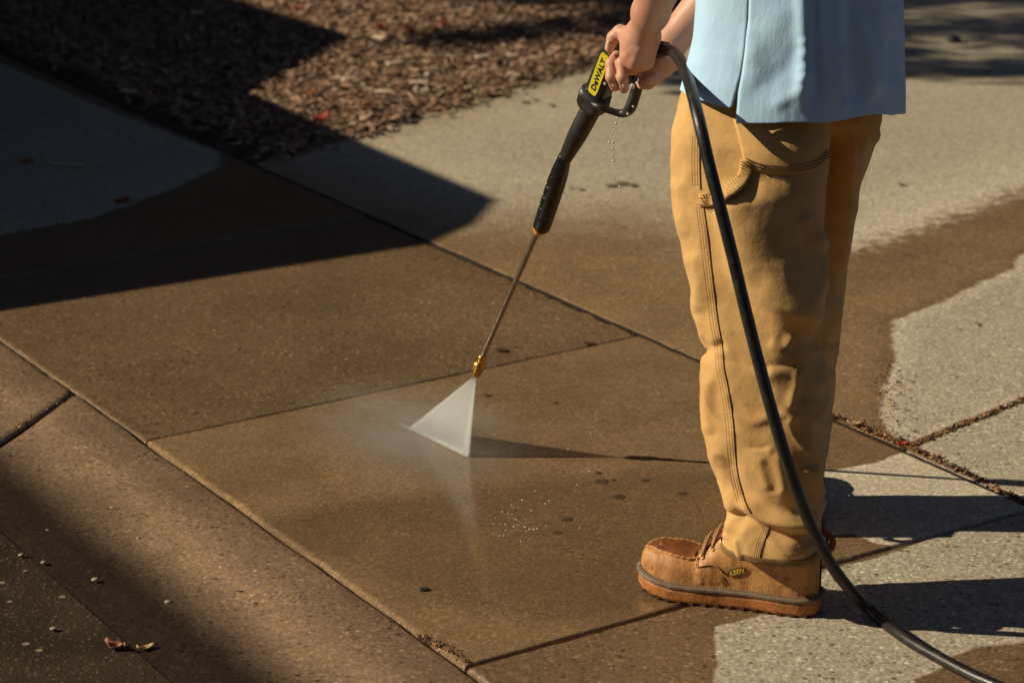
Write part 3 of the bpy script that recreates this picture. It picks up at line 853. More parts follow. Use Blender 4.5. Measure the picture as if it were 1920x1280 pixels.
# torso, head, legs
cz = Field((.02, 3.86, .05), (.86, 4.66, 1.86), .008)
pel = np.array([.475, 4.21, .92])
sh_l, sh_r = pel + LF * .165 + [0, 0, .50], pel - LF * .165 + [0, 0, .50]
cz.cap(pel + LF * .07, pel - LF * .07, .105, .105, .05)
cz.cap(pel, pel + [0, 0, .22], .105, .12, .05); cz.cap(pel + [0, 0, .25] + LF * .05, pel + [0, 0, .40] + LF * .08, .10, .095, .05); cz.cap(pel + [0, 0, .25] - LF * .05, pel + [0, 0, .40] - LF * .08, .10, .095, .05)
cz.cap(sh_l, sh_r, .06, .06, .05)
cz.chain([sh_l, sh_l * .1 + el_l * .9 + [0, 0, .02], el_l], [.056, .046, .043], .03)
cz.chain([sh_r, sh_r * .1 + el_r * .9 + [0, 0, .02], el_r], [.056, .046, .043], .03)
nk = pel + [0, 0, .56]; hd = pel + [0, 0, .735] + FW * .05
cz.cap(pel + [0, 0, .48], nk + [0, 0, .07] + FW * .02, .062, .055, .04)
cz.cap(hd - FW * .02 + [0, 0, .035], hd + FW * .02 + [0, 0, .02], .085, .08, .03)
cz.cap(hd + FW * .035 + [0, 0, -.07], hd + FW * .045 + [0, 0, -.02], .05, .06, .03)          # jaw, face
cz.cap(hd + FW * .10 + [0, 0, .0], hd + FW * .118 + [0, 0, -.03], .010, .014, .012)          # nose
cz.cap(hd + FW * .088 + LF * .035 + [0, 0, .022], hd + FW * .088 - LF * .035 + [0, 0, .022], .012, .012, .012)
cz.cap(hd + FW * .090 + LF * .02 + [0, 0, -.062], hd + FW * .090 - LF * .02 + [0, 0, -.062], .010, .010, .008)
for s in (1, -1): cz.cap(hd - FW * .005 + LF * s * .083 + [0, 0, .015], hd - FW * .0 + LF * s * .083 + [0, 0, -.02], .014, .010, .008)
for Yf, xo in ((nearY, near), (farY, farl)):
    ring = lambda z: xo[np.argmin(np.abs(xo[:, 0, 2] - z))].mean(0)
    cz.chain([ring(.86), ring(.5), ring(.14)], [.085, .058, .045], .03)
Vb, Fb = cz.mesh()
mb = MB(); mb.add(Vb, Fb); mb.add(Vl, Fl); mb.add(Vr, Fr)
V, F = mb.arr()
person = obj('person', V, F, MAT['skin'], loc=BASE)
sm = person.modifiers.new('smooth', 'SMOOTH'); sm.factor = .5; sm.iterations = 2
tag(person, 'person in light blue shirt, tan trousers and tan work boots gripping the spray gun', 'person')
for q, d_, sc in ((P(1152, 158, 4.344), .0062, (.75, .35, 1.1)), (P(1171, 160, 4.334), .0062, (.75, .35, 1.1)), (P(1141.5, 84, 4.360), .0066, (.6, .6, 1.1))):
    obj('fingernail', *ball(q, d_, 12, 8, sc), MAT['nail'], person)
hv, hf = ball(hd + [0, 0, .035] - FW * .012, .098, 28, 20, (1, 1, 1))
keep = [f for f in hf if np.mean([(hv[i] - hd) @ FW for i in f]) < .045 + .9 * (np.mean([hv[i][2] for i in f]) - hd[2] - .05) and np.mean([hv[i][2] for i in f]) > hd[2] - .055]
obj('hair', hv, keep, MAT['hair'], person)
for s in (1, -1):
    obj('eye', *ball(hd + FW * .092 + LF * s * .031 + [0, 0, .004], .011), mat_simple('eye white', (.7, .68, .64), .2), person)

# ---- trousers and their details
tr = obj('trousers', allV, allF, MAT['canvas'], person)
solidify(tr, .003)
mbx = MB(); mbx.add(*ribbon([(1372, 240), (1378, 275), (1400, 318)], 10, bvhT, .002)); 
pk = []
tp, bt = catmull([(1374, 222), (1430, 224), (1490, 224), (1553, 228)], 12), catmull([(1398, 314), (1435, 326), (1490, 327), (1522, 318), (1549, 296)], 9)
bt = np.column_stack([np.interp(np.linspace(0, 1, len(tp)), np.linspace(0, 1, len(bt)), bt[:, i]) for i in (0, 1)])
nr = 22
for i in range(len(tp)):
    for j in range(nr):
        t = j / (nr - 1); q = tp[i] * (1 - t) + bt[i] * t
        h = hit(q[0], q[1], bvhN) or (P(q[0], q[1], 4.02), np.array([0, -1, 0]))
        e = .0035 * min(1, j / 1.0 if False else 1) * (.25 if (i in (0, len(tp) - 1) or j == nr - 1) else 1) + .004 * math.sin(math.pi * i / (len(tp) - 1)) * math.sin(math.pi * min(1, t)) 
        pk.append(h[0] + h[1] * e)
bp = obj('back_pocket', pk, grid_faces(len(tp), nr), MAT['canvas'], tr); solidify(bp, .002)
mbp = MB()
for k in (5, 11, 17): mbp.add(*dashes([(1400, 314 - k), (1435, 326 - k), (1490, 327 - k), (1522, 318 - k), (1547, 298 - k)], bvhN, .006 + .0035, 5.5, r=.0008))
obj('stitching', *mbp.arr(), MAT['hemdark'], bp)
hl = obj('hammer_loop', *ribbon([(1400, 300), (1399, 325), (1388, 350), (1366, 366), (1340, 374), (1312, 376)], 25, bvhN, .003, 10, 7, lambda t: .012 * math.sin(math.pi * t)), MAT['canvas'], tr); solidify(hl, .0025)
mbp = MB()
for k in (-8, -3, 3, 8):
    mbp.add(*dashes([(1400 + k, 302), (1398 + k, 325), (1387 + k * .7, 348 + k * .7), (1366 + k * .4, 364 + k), (1340, 373 + k), (1313, 375 + k)], bvhN, .017, 6, r=.0006))
obj('stitching', *mbp.arr(), MAT['hemdark'], hl)
SEAM = [(1320, 388), (1327, 440), (1336, 520), (1346, 600), (1355, 650), (1358, 690), (1366, 730), (1375, 790), (1379, 850), (1386, 900), (1398, 942), (1408, 962)]
SEAM2 = [(1444, 986), (1436, 1008), (1427, 1035), (1423, 1060)]
mbp = MB()
for q in (SEAM, SEAM2, [(1313, 215), (1312, 300), (1314, 356)]): 
    pth = on(q, bvhN, .0006, 8)
    if len(pth) > 3: mbp.add(*tube(pth, .0011, 6))
obj('side_seam', *mbp.arr(), MAT['groove'], tr)
mbp = MB()
for k in (5, 10, 15):
    mbp.add(*dashes([(a - k, b) for a, b in SEAM], bvhN, .0003, 4.5, .62, .0006))
obj('stitching', *mbp.arr(), MAT['thread'], tr)
mbp = MB()
for k in (5, 10, 15): mbp.add(*dashes([(a - k * .8, b - k * .2) for a, b in SEAM2], bvhN, .0003, 4.5, .62, .0006))
obj('stitching', *mbp.arr(), MAT['thread'], tr)
mbp = MB()
for k in (5, 10, 15): mbp.add(*dashes([(1313 - k, 255), (1312 - k, 300), (1313 - k, 352)], bvhN, .0003, 4.5, .62, .0006))
obj('stitching', *mbp.arr(), MAT['thread'], tr)
# turned hem
hemr = near[0]; mbp = MB()
hc = hemr.mean(0)
ring2 = np.vstack([hemr, hemr[:1]])
Vh = np.vstack([hemr + (hemr - hc) * .02 + [0, 0, .012], hemr + (hemr - hc) * .025 + [0, 0, .001], hemr - (hemr - hc) * .02 - [0, 0, .001]])
obj('hem', Vh, grid_faces(3, NB, True)[:], MAT['hemdark'], tr)

# ---- shirt
sh_rows = [(-420, 1330, 1640), (-300, 1318, 1668), (-150, 1312, 1686), (0, 1306, 1692), (60, 1301, 1693), (100, 1292, 1693), (140, 1281, 1694), (172, 1272, 1695), (215, 1266, 1694), (240, 1264, 1694)]
shY = lerp([(.78, 4.205), (1.5, 4.21)])
sshape = lambda z: (np.interp(z, [.8, 1.1, 1.4, 1.5], [.165, .155, .13, .10]), np.interp(z, [.8, .95, 1.1, 1.35, 1.5], [.228, .215, .195, .21, .16]), 2.8)
sg = fit_rings(sh_rows, shY, sshape, 240, 260)
# start the loop at the side vent
px, py = proj(sg); nn = normals_grid(sg); facing = ((np.array([0, 0, CH]) - sg) * nn).sum(2) > 0
row = 10
cand = np.where(facing[row], np.abs(px[row] - 1368), 1e9); j0 = int(np.argmin(cand))
sg = np.roll(sg, -j0, axis=1)
px, py = proj(sg)
toward = px[row, 6] > px[row, 0]           # does the loop run to the back first?
if not toward: sg = np.concatenate([sg[:, :1], sg[:, :0:-1]], 1); px, py = proj(sg)
NS = sg.shape[1]
sfolds = [('ridge', [(1500, -80), (1508, 60), (1506, 140), (1500, 220)], .008, 26, 14), ('ridge', [(1556, -90), (1562, 60), (1560, 150), (1558, 225)], .006, 20, 18),
          ('ridge', [(1534, -60), (1530, 80), (1535, 220)], -.010, 18, 14), ('ridge', [(1598, -60), (1600, 40), (1598, 120), (1602, 215)], -.012, 22, 18),
          ('ridge', [(1605, 20), (1620, 70), (1627, 130), (1625, 205)], .007, 9, 7), ('ridge', [(1575, 80), (1592, 130), (1602, 190)], .006, 7, 7), ('ridge', [(1570, 120), (1582, 160), (1585, 210)], .005, 7, 7),
          ('ridge', [(1645, -60), (1643, 60), (1640, 200)], .010, 12, 14), ('ridge', [(1670, 10), (1682, 50), (1692, 90)], .005, 6, 6), ('ridge', [(1672, 60), (1664, 110), (1668, 160)], -.005, 9, 9),
          ('ridge', [(1380, 120), (1430, 80), (1480, 0)], .003, 22, 22), ('ridge', [(1440, 205), (1490, 175), (1530, 130)], .003, 12, 12), ('ridge', [(1390, 180), (1450, 150), (1520, 70)], -.003, 18, 18),
          ('ridge', [(1330, -40), (1325, 60), (1310, 150)], .004, 18, 18), ('ridge', [(1506, 70), (1514, 92), (1504, 112)], .004, 7, 9), ('ridge', [(1500, 122), (1512, 134), (1496, 156)], .004, 7, 9), ('ridge', [(1400, 40), (1415, 110), (1405, 190)], .003, 16, 16)]
sg = apply_folds(sg, sfolds, cloth_noise(5, .004, 15, .0012, 20.))
# hem height per column: back panel lower than the front; vent opening at both ends of the loop
zb = np.full(NS, np.nan)
pz, _ = proj(sg); low = 24
nlow = normals_grid(sg)[low]; fc_ = ((np.array([0, 0, CH]) - sg[low]) * nlow).sum(1) > 0
half = int(np.argmax(np.where(fc_, pz[low], -1)))            # column on the right-hand outline
for j in range(NS):
    if not fc_[j]: continue
    if j <= half + 1: py_ = np.interp(pz[low, j], [1365, 1450, 1550, 1600, 1640, 1694], [230, 232, 228, 221, 215, 213])
    else: py_ = np.interp(pz[low, j], [1272, 1300, 1330, 1362], [171, 185, 197, 204])
    zb[j] = P(pz[low, j], py_, sg[low, j, 1])[2]
good = ~np.isnan(zb); zb = np.interp(np.arange(NS), np.nonzero(good)[0], zb[good])
k = np.exp(-(np.arange(-6, 7) / 3.) ** 2); k /= k.sum()
zz = zb.copy(); zz[20:-20] = np.convolve(zb, k, 'same')[20:-20]; zb = zz + .0015 * np.sin(np.linspace(0, 40, NS))
Vs = []; rows_ = 150
ztop = sg[-1, 0, 2]
zcol = sg[:, 0, 2]
idx = list(range(NS)) + [0]
for ci, j in enumerate(idx):
    last = ci == NS
    z0 = zb[-1] + .004 if last else zb[j]
    zs = z0 + (ztop - z0) * np.linspace(0, 1, rows_) ** 1.15
    for z in zs:
        q = np.array([np.interp(z, zcol, sg[:, j, a]) for a in range(3)])
        q[2] = z
        g = max(0, 1 - (z - z0) / .055)            # the vent spreads open below its top
        dvt = (1 if ci < 12 else (-1 if ci > NS - 12 else 0)) * max(0, 1 - min(ci, NS - ci) / 12)
        tx = np.array([1, .25, 0]); 
        q = q + tx * (.0065 * g if dvt > 0 else -.004 * g if dvt < 0 else 0) * abs(dvt)
        if dvt > 0: q = q + np.array([0, -.008, 0]) * g * abs(dvt)
        Vs.append(q)
Fs = grid_faces(NS + 1, rows_)
Vs = np.array(Vs)
mb = MB(); mb.add(Vs, Fs)
# yoke and sleeves above the frame
topring = Vs.reshape(NS + 1, rows_, 3)[:NS, -1]
cn = topring.mean(0); neck = pel + [0, 0, .53]
R0 = [topring]
for t in (.35, .7, 1): R0.append(topring * (1 - t) + (neck + (topring - cn) * .42) * t + [0, 0, .03 * math.sin(t * 2.2)])
mb.add(np.vstack(R0), grid_faces(4, NS, True))
for s_, e_ in ((sh_l, el_l), (sh_r, el_r)):
    d = e_ - s_; mb.add(*tube([s_ - d * .05, s_ + d * .3, s_ + d * .72], [.078, .08, .084], 28, caps=False))
V, F = mb.arr()
shirt = obj('shirt', V, F, MAT['shirt'], person); solidify(shirt, .0022)
bvhS = BVHTree.FromPolygons([Vector(v) for v in Vs], [tuple(f) for f in Fs])
mbp = MB()
pth = on([(1376, -40), (1374, 30), (1369, 100), (1367, 150), (1366, 162)], bvhS, .0004, 10)
mbp.add(*tube(pth, .0013, 6))
obj('side_seam', *mbp.arr(), MAT['shirtstitch'], shirt)
mbp = MB()
for q in ([(1376, 218), (1450, 220), (1550, 216), (1640, 203), (1690, 201)], [(1380, 224), (1382, 190), (1373, 165)], [(1685, 60), (1687, 130), (1688, 200)]):
    mbp.add(*dashes(q, bvhS, .0006, 4.5, .6, .0005))
obj('stitching', *mbp.arr(), MAT['shirtstitch'], shirt)

# ---- boots (built in their own frame: u towards the toe, v to the side, w up)
LB = .326
hwt = np.array([(0, .012), (.015, .022), (.05, .033), (.1, .0385), (.2, .0415), (.35, .0405), (.5, .045), (.65, .053), (.78, .0555), (.88, .050), (.95, .037), (.985, .022), (1, .006)])
hht = np.array([(0, .150), (.1, .150), (.3, .150), (.36, .142), (.42, .124), (.50, .104), (.56, .088), (.62, .070), (.66, .058), (.70, .053), (.80, .055), (.90, .051), (.95, .044), (.985, .030), (1, .012)])
def hw(s): return float(np.interp(s, hwt[:, 0], hwt[:, 1]))
def hh(s): return float(np.interp(s, hht[:, 0], hht[:, 1]))
SOLE = .034
def spring(s): return .012 * max(0, (s - .72) / .28) ** 2
def bootpt(s, ph, off=0.0):
    """ph 0 = outer side low, pi/2 = top, pi = inner side low"""
    n = np.interp(s, [0, .35, .5, .66, .75, 1], [6, 5, 3.0, 2.4, 3.6, 3.0])
    c, s_ = math.cos(ph), math.sin(ph)
    wdt = hw(s) - .005
    bulge = 1 + .05 * math.sin(min(1, abs(s_)) * math.pi)
    v = np.sign(c) * abs(c) ** (2 / n) * wdt * (bulge if s > .1 else 1)
    if s < .45: v *= 1 - .12 * abs(s_)
    wz = abs(s_) ** (2 / n) * hh(s)
    return np.array([s * LB * .985 + .003, v + np.sign(c) * off * abs(c), SOLE - .004 + spring(s) + wz + off * abs(s_)])
def boot(origin, fw, side, parent):
    fw = np.array(fw, float); fw /= np.linalg.norm(fw)
    lat = np.array([-fw[1], fw[0], 0.]) * side
    def W(V): V = np.asarray(V, float); return np.array(origin) + V[..., :1] * fw + V[..., 1:2] * lat + V[..., 2:3] * np.array([0, 0, 1])
    flip = side > 0
    def fx(F): return [tuple(f) for f in F]
    ss = .5 - .5 * np.cos(np.linspace(0, np.pi, 90)); ph = np.linspace(0, np.pi, 48)
    V = np.array([[bootpt(s, p) for p in ph] for s in ss])
    # creases across the vamp and small dents
    for i, s in enumerate(ss):
        for j, p in enumerate(ph):
            k = -.0022 * math.exp(-((s - .635 - .02 * math.cos(p)) / .010) ** 2) - .0015 * math.exp(-((s - .60) / .012) ** 2) - .004 * math.exp(-((s - .672) / .02) ** 2) * math.sin(p)
            k += .0016 * noise.noise((s * 14, p * 3, side * 2.))
            V[i, j] += np.array([0, math.cos(p), math.sin(p)]) * k
    b = obj('boot', W(V.reshape(-1, 3)), fx(grid_faces(len(ss), len(ph))), MAT['leather'], parent)
    # sole slab with a rounded lower edge and dark lug slots
    so_ = np.linspace(0, 1, 61); so_ = .5 - .5 * np.cos(so_ * np.pi)
    oc = [(s, hw(s) * 1.0 + .003) for s in so_] + [(s, -hw(s) - .003) for s in so_[::-1]]
    def ring(off, z, toe=0): return [[s * (LB + 2 * off) - off, v + np.sign(v) * off, z + spring(s)] for s, v in oc]
    rings = [ring(-.006, .0015), ring(-.001, .003), ring(.001, .009), ring(.0, .02), ring(.0012, .0265)]
    n = len(oc); Vs_ = np.array(sum(rings, [])); Fs_ = grid_faces(len(rings), n, True) + [tuple(range(n))[::-1], tuple((len(rings) - 1) * n + j for j in range(n))]
    sole = obj('sole', W(Vs_), fx(Fs_), MAT['rubber'], b)
    mbl = MB()
    for s in np.linspace(.06, .93, 14):
        for sg_ in (1,):
            v, f_ = box([s * LB, sg_ * (hw(s) + .0026), .0035 + spring(s)], [.0085, .004, .0045]); mbl.add(v, f_)
    obj('lug_slots', W(mbl.arr()[0]), fx(mbl.arr()[1]), MAT['groove'], sole, smooth=False)
    rings = [ring(.0022, .0268), ring(.0034, .0295), ring(.0034, .0325), ring(.0018, .0345), ring(-.004, .0352), ring(-.010, .0348)]
    Vs_ = np.array(sum(rings, []))
    wl = obj('welt', W(Vs_), fx(grid_faces(len(rings), n, True)), MAT['welt'], b)
    for sg_ in (1, -1):
        mbl = MB()
        for s in np.linspace(.03, .985, 62):
            dv = (hw(min(1, s + .01)) - hw(max(0, s - .01))) / (.02 * LB)
            d = np.array([1, sg_ * dv, 0]); d /= np.linalg.norm(d)
            c = np.array([s * LB, sg_ * (hw(s) - .0005), .0358 + spring(s)])
            mbl.add(*tube([c - d * .0016, c + [0, 0, .0006], c + d * .0016], .0009, 5))
        obj('welt_stitching', W(mbl.arr()[0]), fx(mbl.arr()[1]), MAT['lace'], wl)
    # moc-toe plate: darker wet leather, ringed by a puckered seam
    plate = []; ns, np_ = 26, 22
    for s in np.linspace(.675, .965, ns):
        lim = .62 * math.sqrt(max(0.02, 1 - ((s - .69) / .285) ** 2)) if s > .69 else .62
        for t in np.linspace(-1, 1, np_):
            p = math.pi / 2 + t * lim * .95
            e = .0016 * (1 if abs(t) < .97 else 0) - .0006
            plate.append(bootpt(s, p, e))
    obj('toe_plate', W(np.array(plate)), fx(grid_faces(ns, np_)), MAT['wetleather'], b)
    edge = [bootpt(s, math.pi / 2 - .60 * .95 * (math.sqrt(max(.02, 1 - ((s - .69) / .285) ** 2)) if s > .69 else 1) - .03, .0008) for s in np.linspace(.66, .97, 30)]
    edge += [bootpt(s, math.pi / 2 + .60 * .95 * (math.sqrt(max(.02, 1 - ((s - .69) / .285) ** 2)) if s > .69 else 1) + .03, .0008) for s in np.linspace(.97, .66, 30)]
    e_ = W(np.array(edge)); r_ = .0022 + .0009 * np.sin(np.arange(60) * 2.1)
    obj('toe_seam', *tube(e_, r_, 7), MAT['leather'], b)
    # quarter panel edge, heel stay and side stitching
    mbl = MB()
    qp = [(.655, 1.0), (.652, .75), (.645, .58), (.61, .52), (.56, .42), (.52, .26), (.50, .17)]
    pts = catmull([[a, c] for a, c in qp], 8); mbl.add(*tube(W(np.array([bootpt(a, c, .0012) for a, c in pts])), .0016, 6))
    obj('panel_seam', *mbl.arr(), MAT['leather'], b); mbl = MB()
    pts = catmull([[.12, 1.0], [.18, .62], [.235, .32], [.30, .10]], 8); mbl.add(*tube(W(np.array([bootpt(a, c, .0012) for a, c in pts])), .0022, 6))
    obj('heel_strap', *mbl.arr(), MAT['leather'], b); mbl = MB()
    pts = catmull([[.15, 1.0], [.205, .62], [.26, .32], [.31, .14]], 8); mbl.add(*tube(W(np.array([bootpt(a, c, .0008) for a, c in pts])), .0009, 6))
    obj('panel_seam', *mbl.arr(), MAT['leather'], b); mbl = MB()
    pts = catmull([[.515, .17], [.50, .10], [.483, .04]], 8)
    for dx in (0, .010, .020): mbl.add(*tube(W(np.array([bootpt(a + dx, c, .0008) for a, c in pts])), .0008, 5))
    obj('panel_seam', *mbl.arr(), MAT['leather'], b)
    # tongue, eyelets, laces
    tng = [bootpt(s, p, .004) for s in np.linspace(.36, .665, 18) for p in np.linspace(math.pi / 2 - .42, math.pi / 2 + .42, 14)]
    obj('tongue', W(np.array(tng)), fx(grid_faces(18, 14)), MAT['wetleather'], b)
    ey = [(.628, .86), (.575, .92), (.522, .96), (.468, .98)]
    for s, p in ey:
        for q in (p, math.pi - p):
            c = bootpt(s, q, .001); e1 = bootpt(s + .012, q, .001) - c; e1 /= np.linalg.norm(e1); e2 = bootpt(s, q + .1, .001) - c; e2 -= (e2 @ e1) * e1; e2 /= np.linalg.norm(e2)
            tt = np.linspace(0, 2 * np.pi, 13)
            obj('eyelet', *tube(W(np.array([c + .0036 * (math.cos(a) * e1 + math.sin(a) * e2) for a in tt])), .0011, 6, caps=False), MAT['brass'], b)
    mbl = MB()
    for i, (s, p) in enumerate(ey):
        a, c = bootpt(s, p, .002), bootpt(s, math.pi - p, .002); m_ = bootpt(s + .004, math.pi / 2, .0125)
        mbl.add(*tube(W(catmull([a, a * .75 + m_ * .25 + [0, 0, .004], m_, c * .75 + m_ * .25 + [0, 0, .004], c], 6)), .0022, 7))
        if i < 3:
            d_ = bootpt(ey[i + 1][0], math.pi - ey[i + 1][1], .002); m2_ = bootpt((s + ey[i + 1][0]) / 2, math.pi / 2, .015)
            mbl.add(*tube(W(catmull([a, a * .6 + m2_ * .4 + [0, 0, .005], m2_, d_], 6)), .0021, 7))
    obj('laces', *mbl.arr(), MAT['lace'], b)
    # pull loop behind the heel
    lp = [[.004, 0, .146], [-.009, 0, .143], [-.016, 0, .131], [-.011, 0, .117], [.002, 0, .113]]
    obj('pull_loop', *tube(W(catmull(lp, 8)), .0065, 8, flat=.28, up=fw), MAT['wetleather'], b)
    return b, W
heel_n = np.array([.531, 3.957, 0.]); bn, Wn = boot(heel_n, FW, 1, person)
ffw = np.array([-.05, 1, 0]); bf, Wf = boot(np.array([.497, 4.29, 0.]), ffw, 1, person)
# stitched oval badge with its lettering on the near boot
def text_mesh(body, size, name):
    cu = bpy.data.curves.new(name, 'FONT'); cu.body = body; cu.size = size; cu.extrude = .0003; cu.offset = size * .022; cu.align_x = 'CENTER'; cu.align_y = 'CENTER'
    t = bpy.data.objects.new(name, cu); C.objects.link(t)
    dg = bpy.context.evaluated_depsgraph_get(); dg.update()
    me = bpy.data.meshes.new_from_object(t.evaluated_get(dg))
    V = np.array([v.co[:] for v in me.vertices]); F = [tuple(p.vertices) for p in me.polygons]
    bpy.data.objects.remove(t); bpy.data.meshes.remove(me)
    return V, F
bme = bn.data; bvhB = BVHTree.FromPolygons([Vector(wloc(bn)) + v.co for v in bme.vertices], [tuple(p.vertices) for p in bme.polygons])
h = hit(1382, 1071, bvhB); h2 = hit(1398, 1066.5, bvhB)
ex = h2[0] - h[0]; ex /= np.linalg.norm(ex); ez = h[1] - (h[1] @ ex) * ex; ez /= np.linalg.norm(ez); ey_ = np.cross(ez, ex)
if ey_[2] < 0: ey_ = -ey_
def badge(pts, e): return h[0] + pts[:, :1] * ex + pts[:, 1:2] * ey_ + (pts[:, 2:3] + e) * ez
tt = np.linspace(0, 2 * np.pi, 40, endpoint=False)
ov = np.column_stack([.0165 * np.cos(tt), .0066 * np.sin(tt), 0 * tt])
lg = obj('badge', np.vstack([badge(ov * 1.0, .0014), badge(ov, -.002)]), [tuple(range(40)), *grid_faces(2, 40, True)], MAT['badge'], bn)
obj('badge_outline', *tube(np.vstack([badge(ov, .0016), badge(ov[:1], .0016)]), .0008, 6, caps=False), MAT['groove'], lg)
tv, tf = text_mesh('KEEN', .0120, 'badge_text'); tv[:, 0] += tv[:, 1] * .35; tv[:, 0] *= .95
obj('badge_text', badge(tv, .0019), tf, MAT['logo'], lg, smooth=False)

# ------------------------------------------------------------------ SPRAY GUN AND WAND
nozY, hanY = 4.716, 4.425
gun = empty('spray_wand', P(1115, 190, hanY))
tag(gun, 'black pressure washer wand with yellow plate, steel tube and brass nozzle, held in both hands', 'spray wand')
def wp(t_y):   # distance along the photo row -> depth, linear from gun to nozzle
    return hanY + (nozY - hanY) * (t_y - 110) / (695 - 110)
def lathe(path, radii, seg=32, mod=None):
    path = np.asarray(path, float); V, F = tube(path, np.ones(len(path)), seg)
    c = np.repeat(path, seg, 0); d = V - c
    r = np.repeat(np.asarray(radii, float), seg)
    if mod is not None: r = r + mod(np.repeat(np.arange(len(path)), seg), np.tile(np.arange(seg), len(path)) / seg * 2 * np.pi)
    return c + d * r[:, None], F
def line(a, b, n): return np.linspace(P(a[0], a[1], wp(a[1])), P(b[0], b[1], wp(b[1])), n)
# gun body: a rounded box that tapers, set square to the camera side
ax = P(1100, 195, wp(195)) - P(1160, 70, wp(70)); axn = ax / np.linalg.norm(ax)
vx = np.cross(axn, np.array([0, 1., .3])); vx /= np.linalg.norm(vx); vx = vx if vx[0] > 0 else -vx
vy = np.cross(vx, axn); vy = vy if vy[1] > 0 else -vy
ca, sa = math.cos(R(38)), math.sin(R(38))
vx, vy = vx * ca - vy * sa, vy * ca + vx * sa          # the body is rolled so its plate faces the sun a little
def bodyring(c, wx, wy, n=28, e=4.0):
    t = np.linspace(0, 2 * np.pi, n, endpoint=False); c_, s_ = np.cos(t), np.sin(t)
    return c + (np.sign(c_) * np.abs(c_) ** (2 / e) * wx)[:, None] * vx + (np.sign(s_) * np.abs(s_) ** (2 / e) * wy)[:, None] * vy
def bodyloft(stations, n=28, e=4.0):
    V = np.vstack([bodyring(P(x, y, wp(y)), wx, wy, n, e) for x, y, wx, wy in stations]); m = len(stations)
    return V, grid_faces(m, n, True) + [tuple(range(n))[::-1], tuple((m - 1) * n + j for j in range(n))]
gb = obj('gun_body', *bodyloft([(1172, 50, .011, .011), (1168, 58, .017, .017), (1160, 76, .020, .020), (1147, 105, .021, .0205), (1132, 145, .0215, .021), (1119, 180, .0215, .021), (1114, 196, .020, .020), (1111, 202, .017, .017)]), MAT['black'], gun)
# grip running back under the hands to the hose
gp = catmull([P(1150, 92, 4.42), P(1180, 100, 4.41), P(1210, 98, 4.395), P(1236, 93, 4.375)], 10)
obj('pistol_grip', *tube(gp, np.interp(np.linspace(0, 1, len(gp)), [0, .3, .7, 1], [.017, .019, .018, .015]), 20), MAT['black'], gun)
obj('hose_coupling', *tube([P(1228, 94, 4.380), P(1240, 92, 4.370), P(1252, 92, 4.362)], [.0135, .0145, .012], 16), MAT['black'], gun)
# collar and D-shaped trigger guard
obj('collar', *bodyloft([(1119, 172, .0262, .0232), (1114, 186, .0275, .0245), (1110, 198, .0268, .0238), (1108, 204, .022, .021)]), MAT['black'], gun)
tgp = catmull([P(1102, 188, wp(185)), P(1120, 199, 4.43), P(1142, 207, 4.425), P(1166, 213, 4.42), P(1180, 205, 4.41), P(1190, 180, 4.405), P(1198, 150, 4.40), P(1204, 125, 4.40)], 8)
tr_ = np.interp(np.linspace(0, 1, len(tgp)), [0, .35, .5, .6, 1], [.0065, .0062, .0085, .0108, .0105])
obj('trigger_guard', *tube(tgp, tr_, 14, up=(0, 1, 0)), MAT['black'], gun)
mb = MB()
mb.add(*tube(catmull([P(1170, 118, 4.40), P(1178, 132, 4.395), P(1180, 146, 4.393), P(1176, 156, 4.395)], 6), [.007] * 18 + [.005], 12, up=(0, 1, 0)))
mb.add(*tube([P(1190, 120, 4.395), P(1192, 140, 4.392), P(1186, 155, 4.392)], [.006, .0065, .005], 10))
obj('trigger', *mb.arr(), MAT['grip'], gun)
obj('safety_pin', *tube([P(1137, 92, 4.392), P(1138, 98, 4.388), P(1143, 104, 4.388)], .002, 8), MAT['steel'], gun)
# yellow plate with its lettering, lying on the camera side of the body
cA, cB = np.array((1122., 170.)), np.array((1149., 97.))
def platept(t, s, e):      # t along 0..1, s across -1..1
    q = cA + (cB - cA) * t
    c = P(q[0], q[1], wp(q[1]))
    return c - vy * (.0212 + e) + vx * s * .0105
pv = []; npl = 20
tt = np.linspace(0, 2 * np.pi, 48, endpoint=False)
def sq(a, n): return np.sign(a) * np.abs(a) ** (2 / n)
rim = [(.5 + .5 * sq(math.cos(a), 9), sq(math.sin(a), 5)) for a in tt]
V = [platept(t, s, .0006) for t, s in rim] + [platept(t, s, -.004) for t, s in rim]
lab = obj('name_plate', V, [tuple(range(48))] + grid_faces(2, 48, True), MAT['yellow'], gb, smooth=False)
tv, tf = text_mesh('DeWALT', 1.0, 'plate_text')
tv -= (tv.max(0) + tv.min(0)) / 2; tv[:, 0] /= (tv[:, 0].max() - tv[:, 0].min()); tv[:, 1] /= (tv[:, 1].max() - tv[:, 1].min())
zc = tv[:, 2] / (np.abs(tv[:, 2]).max() + 1e-9)
V = [platept(.5 + v[0] * .78, -v[1] * 1.02, .0010 + .0004 * z_) for v, z_ in zip(tv, zc)]
V2 = [platept(.5 + v[0] * .78, v[1] * -1.02, .0010 + .0004 * z_) for v, z_ in zip(tv, zc)]
obj('plate_text', V2, tf, MAT['ink'], lab, smooth=False)
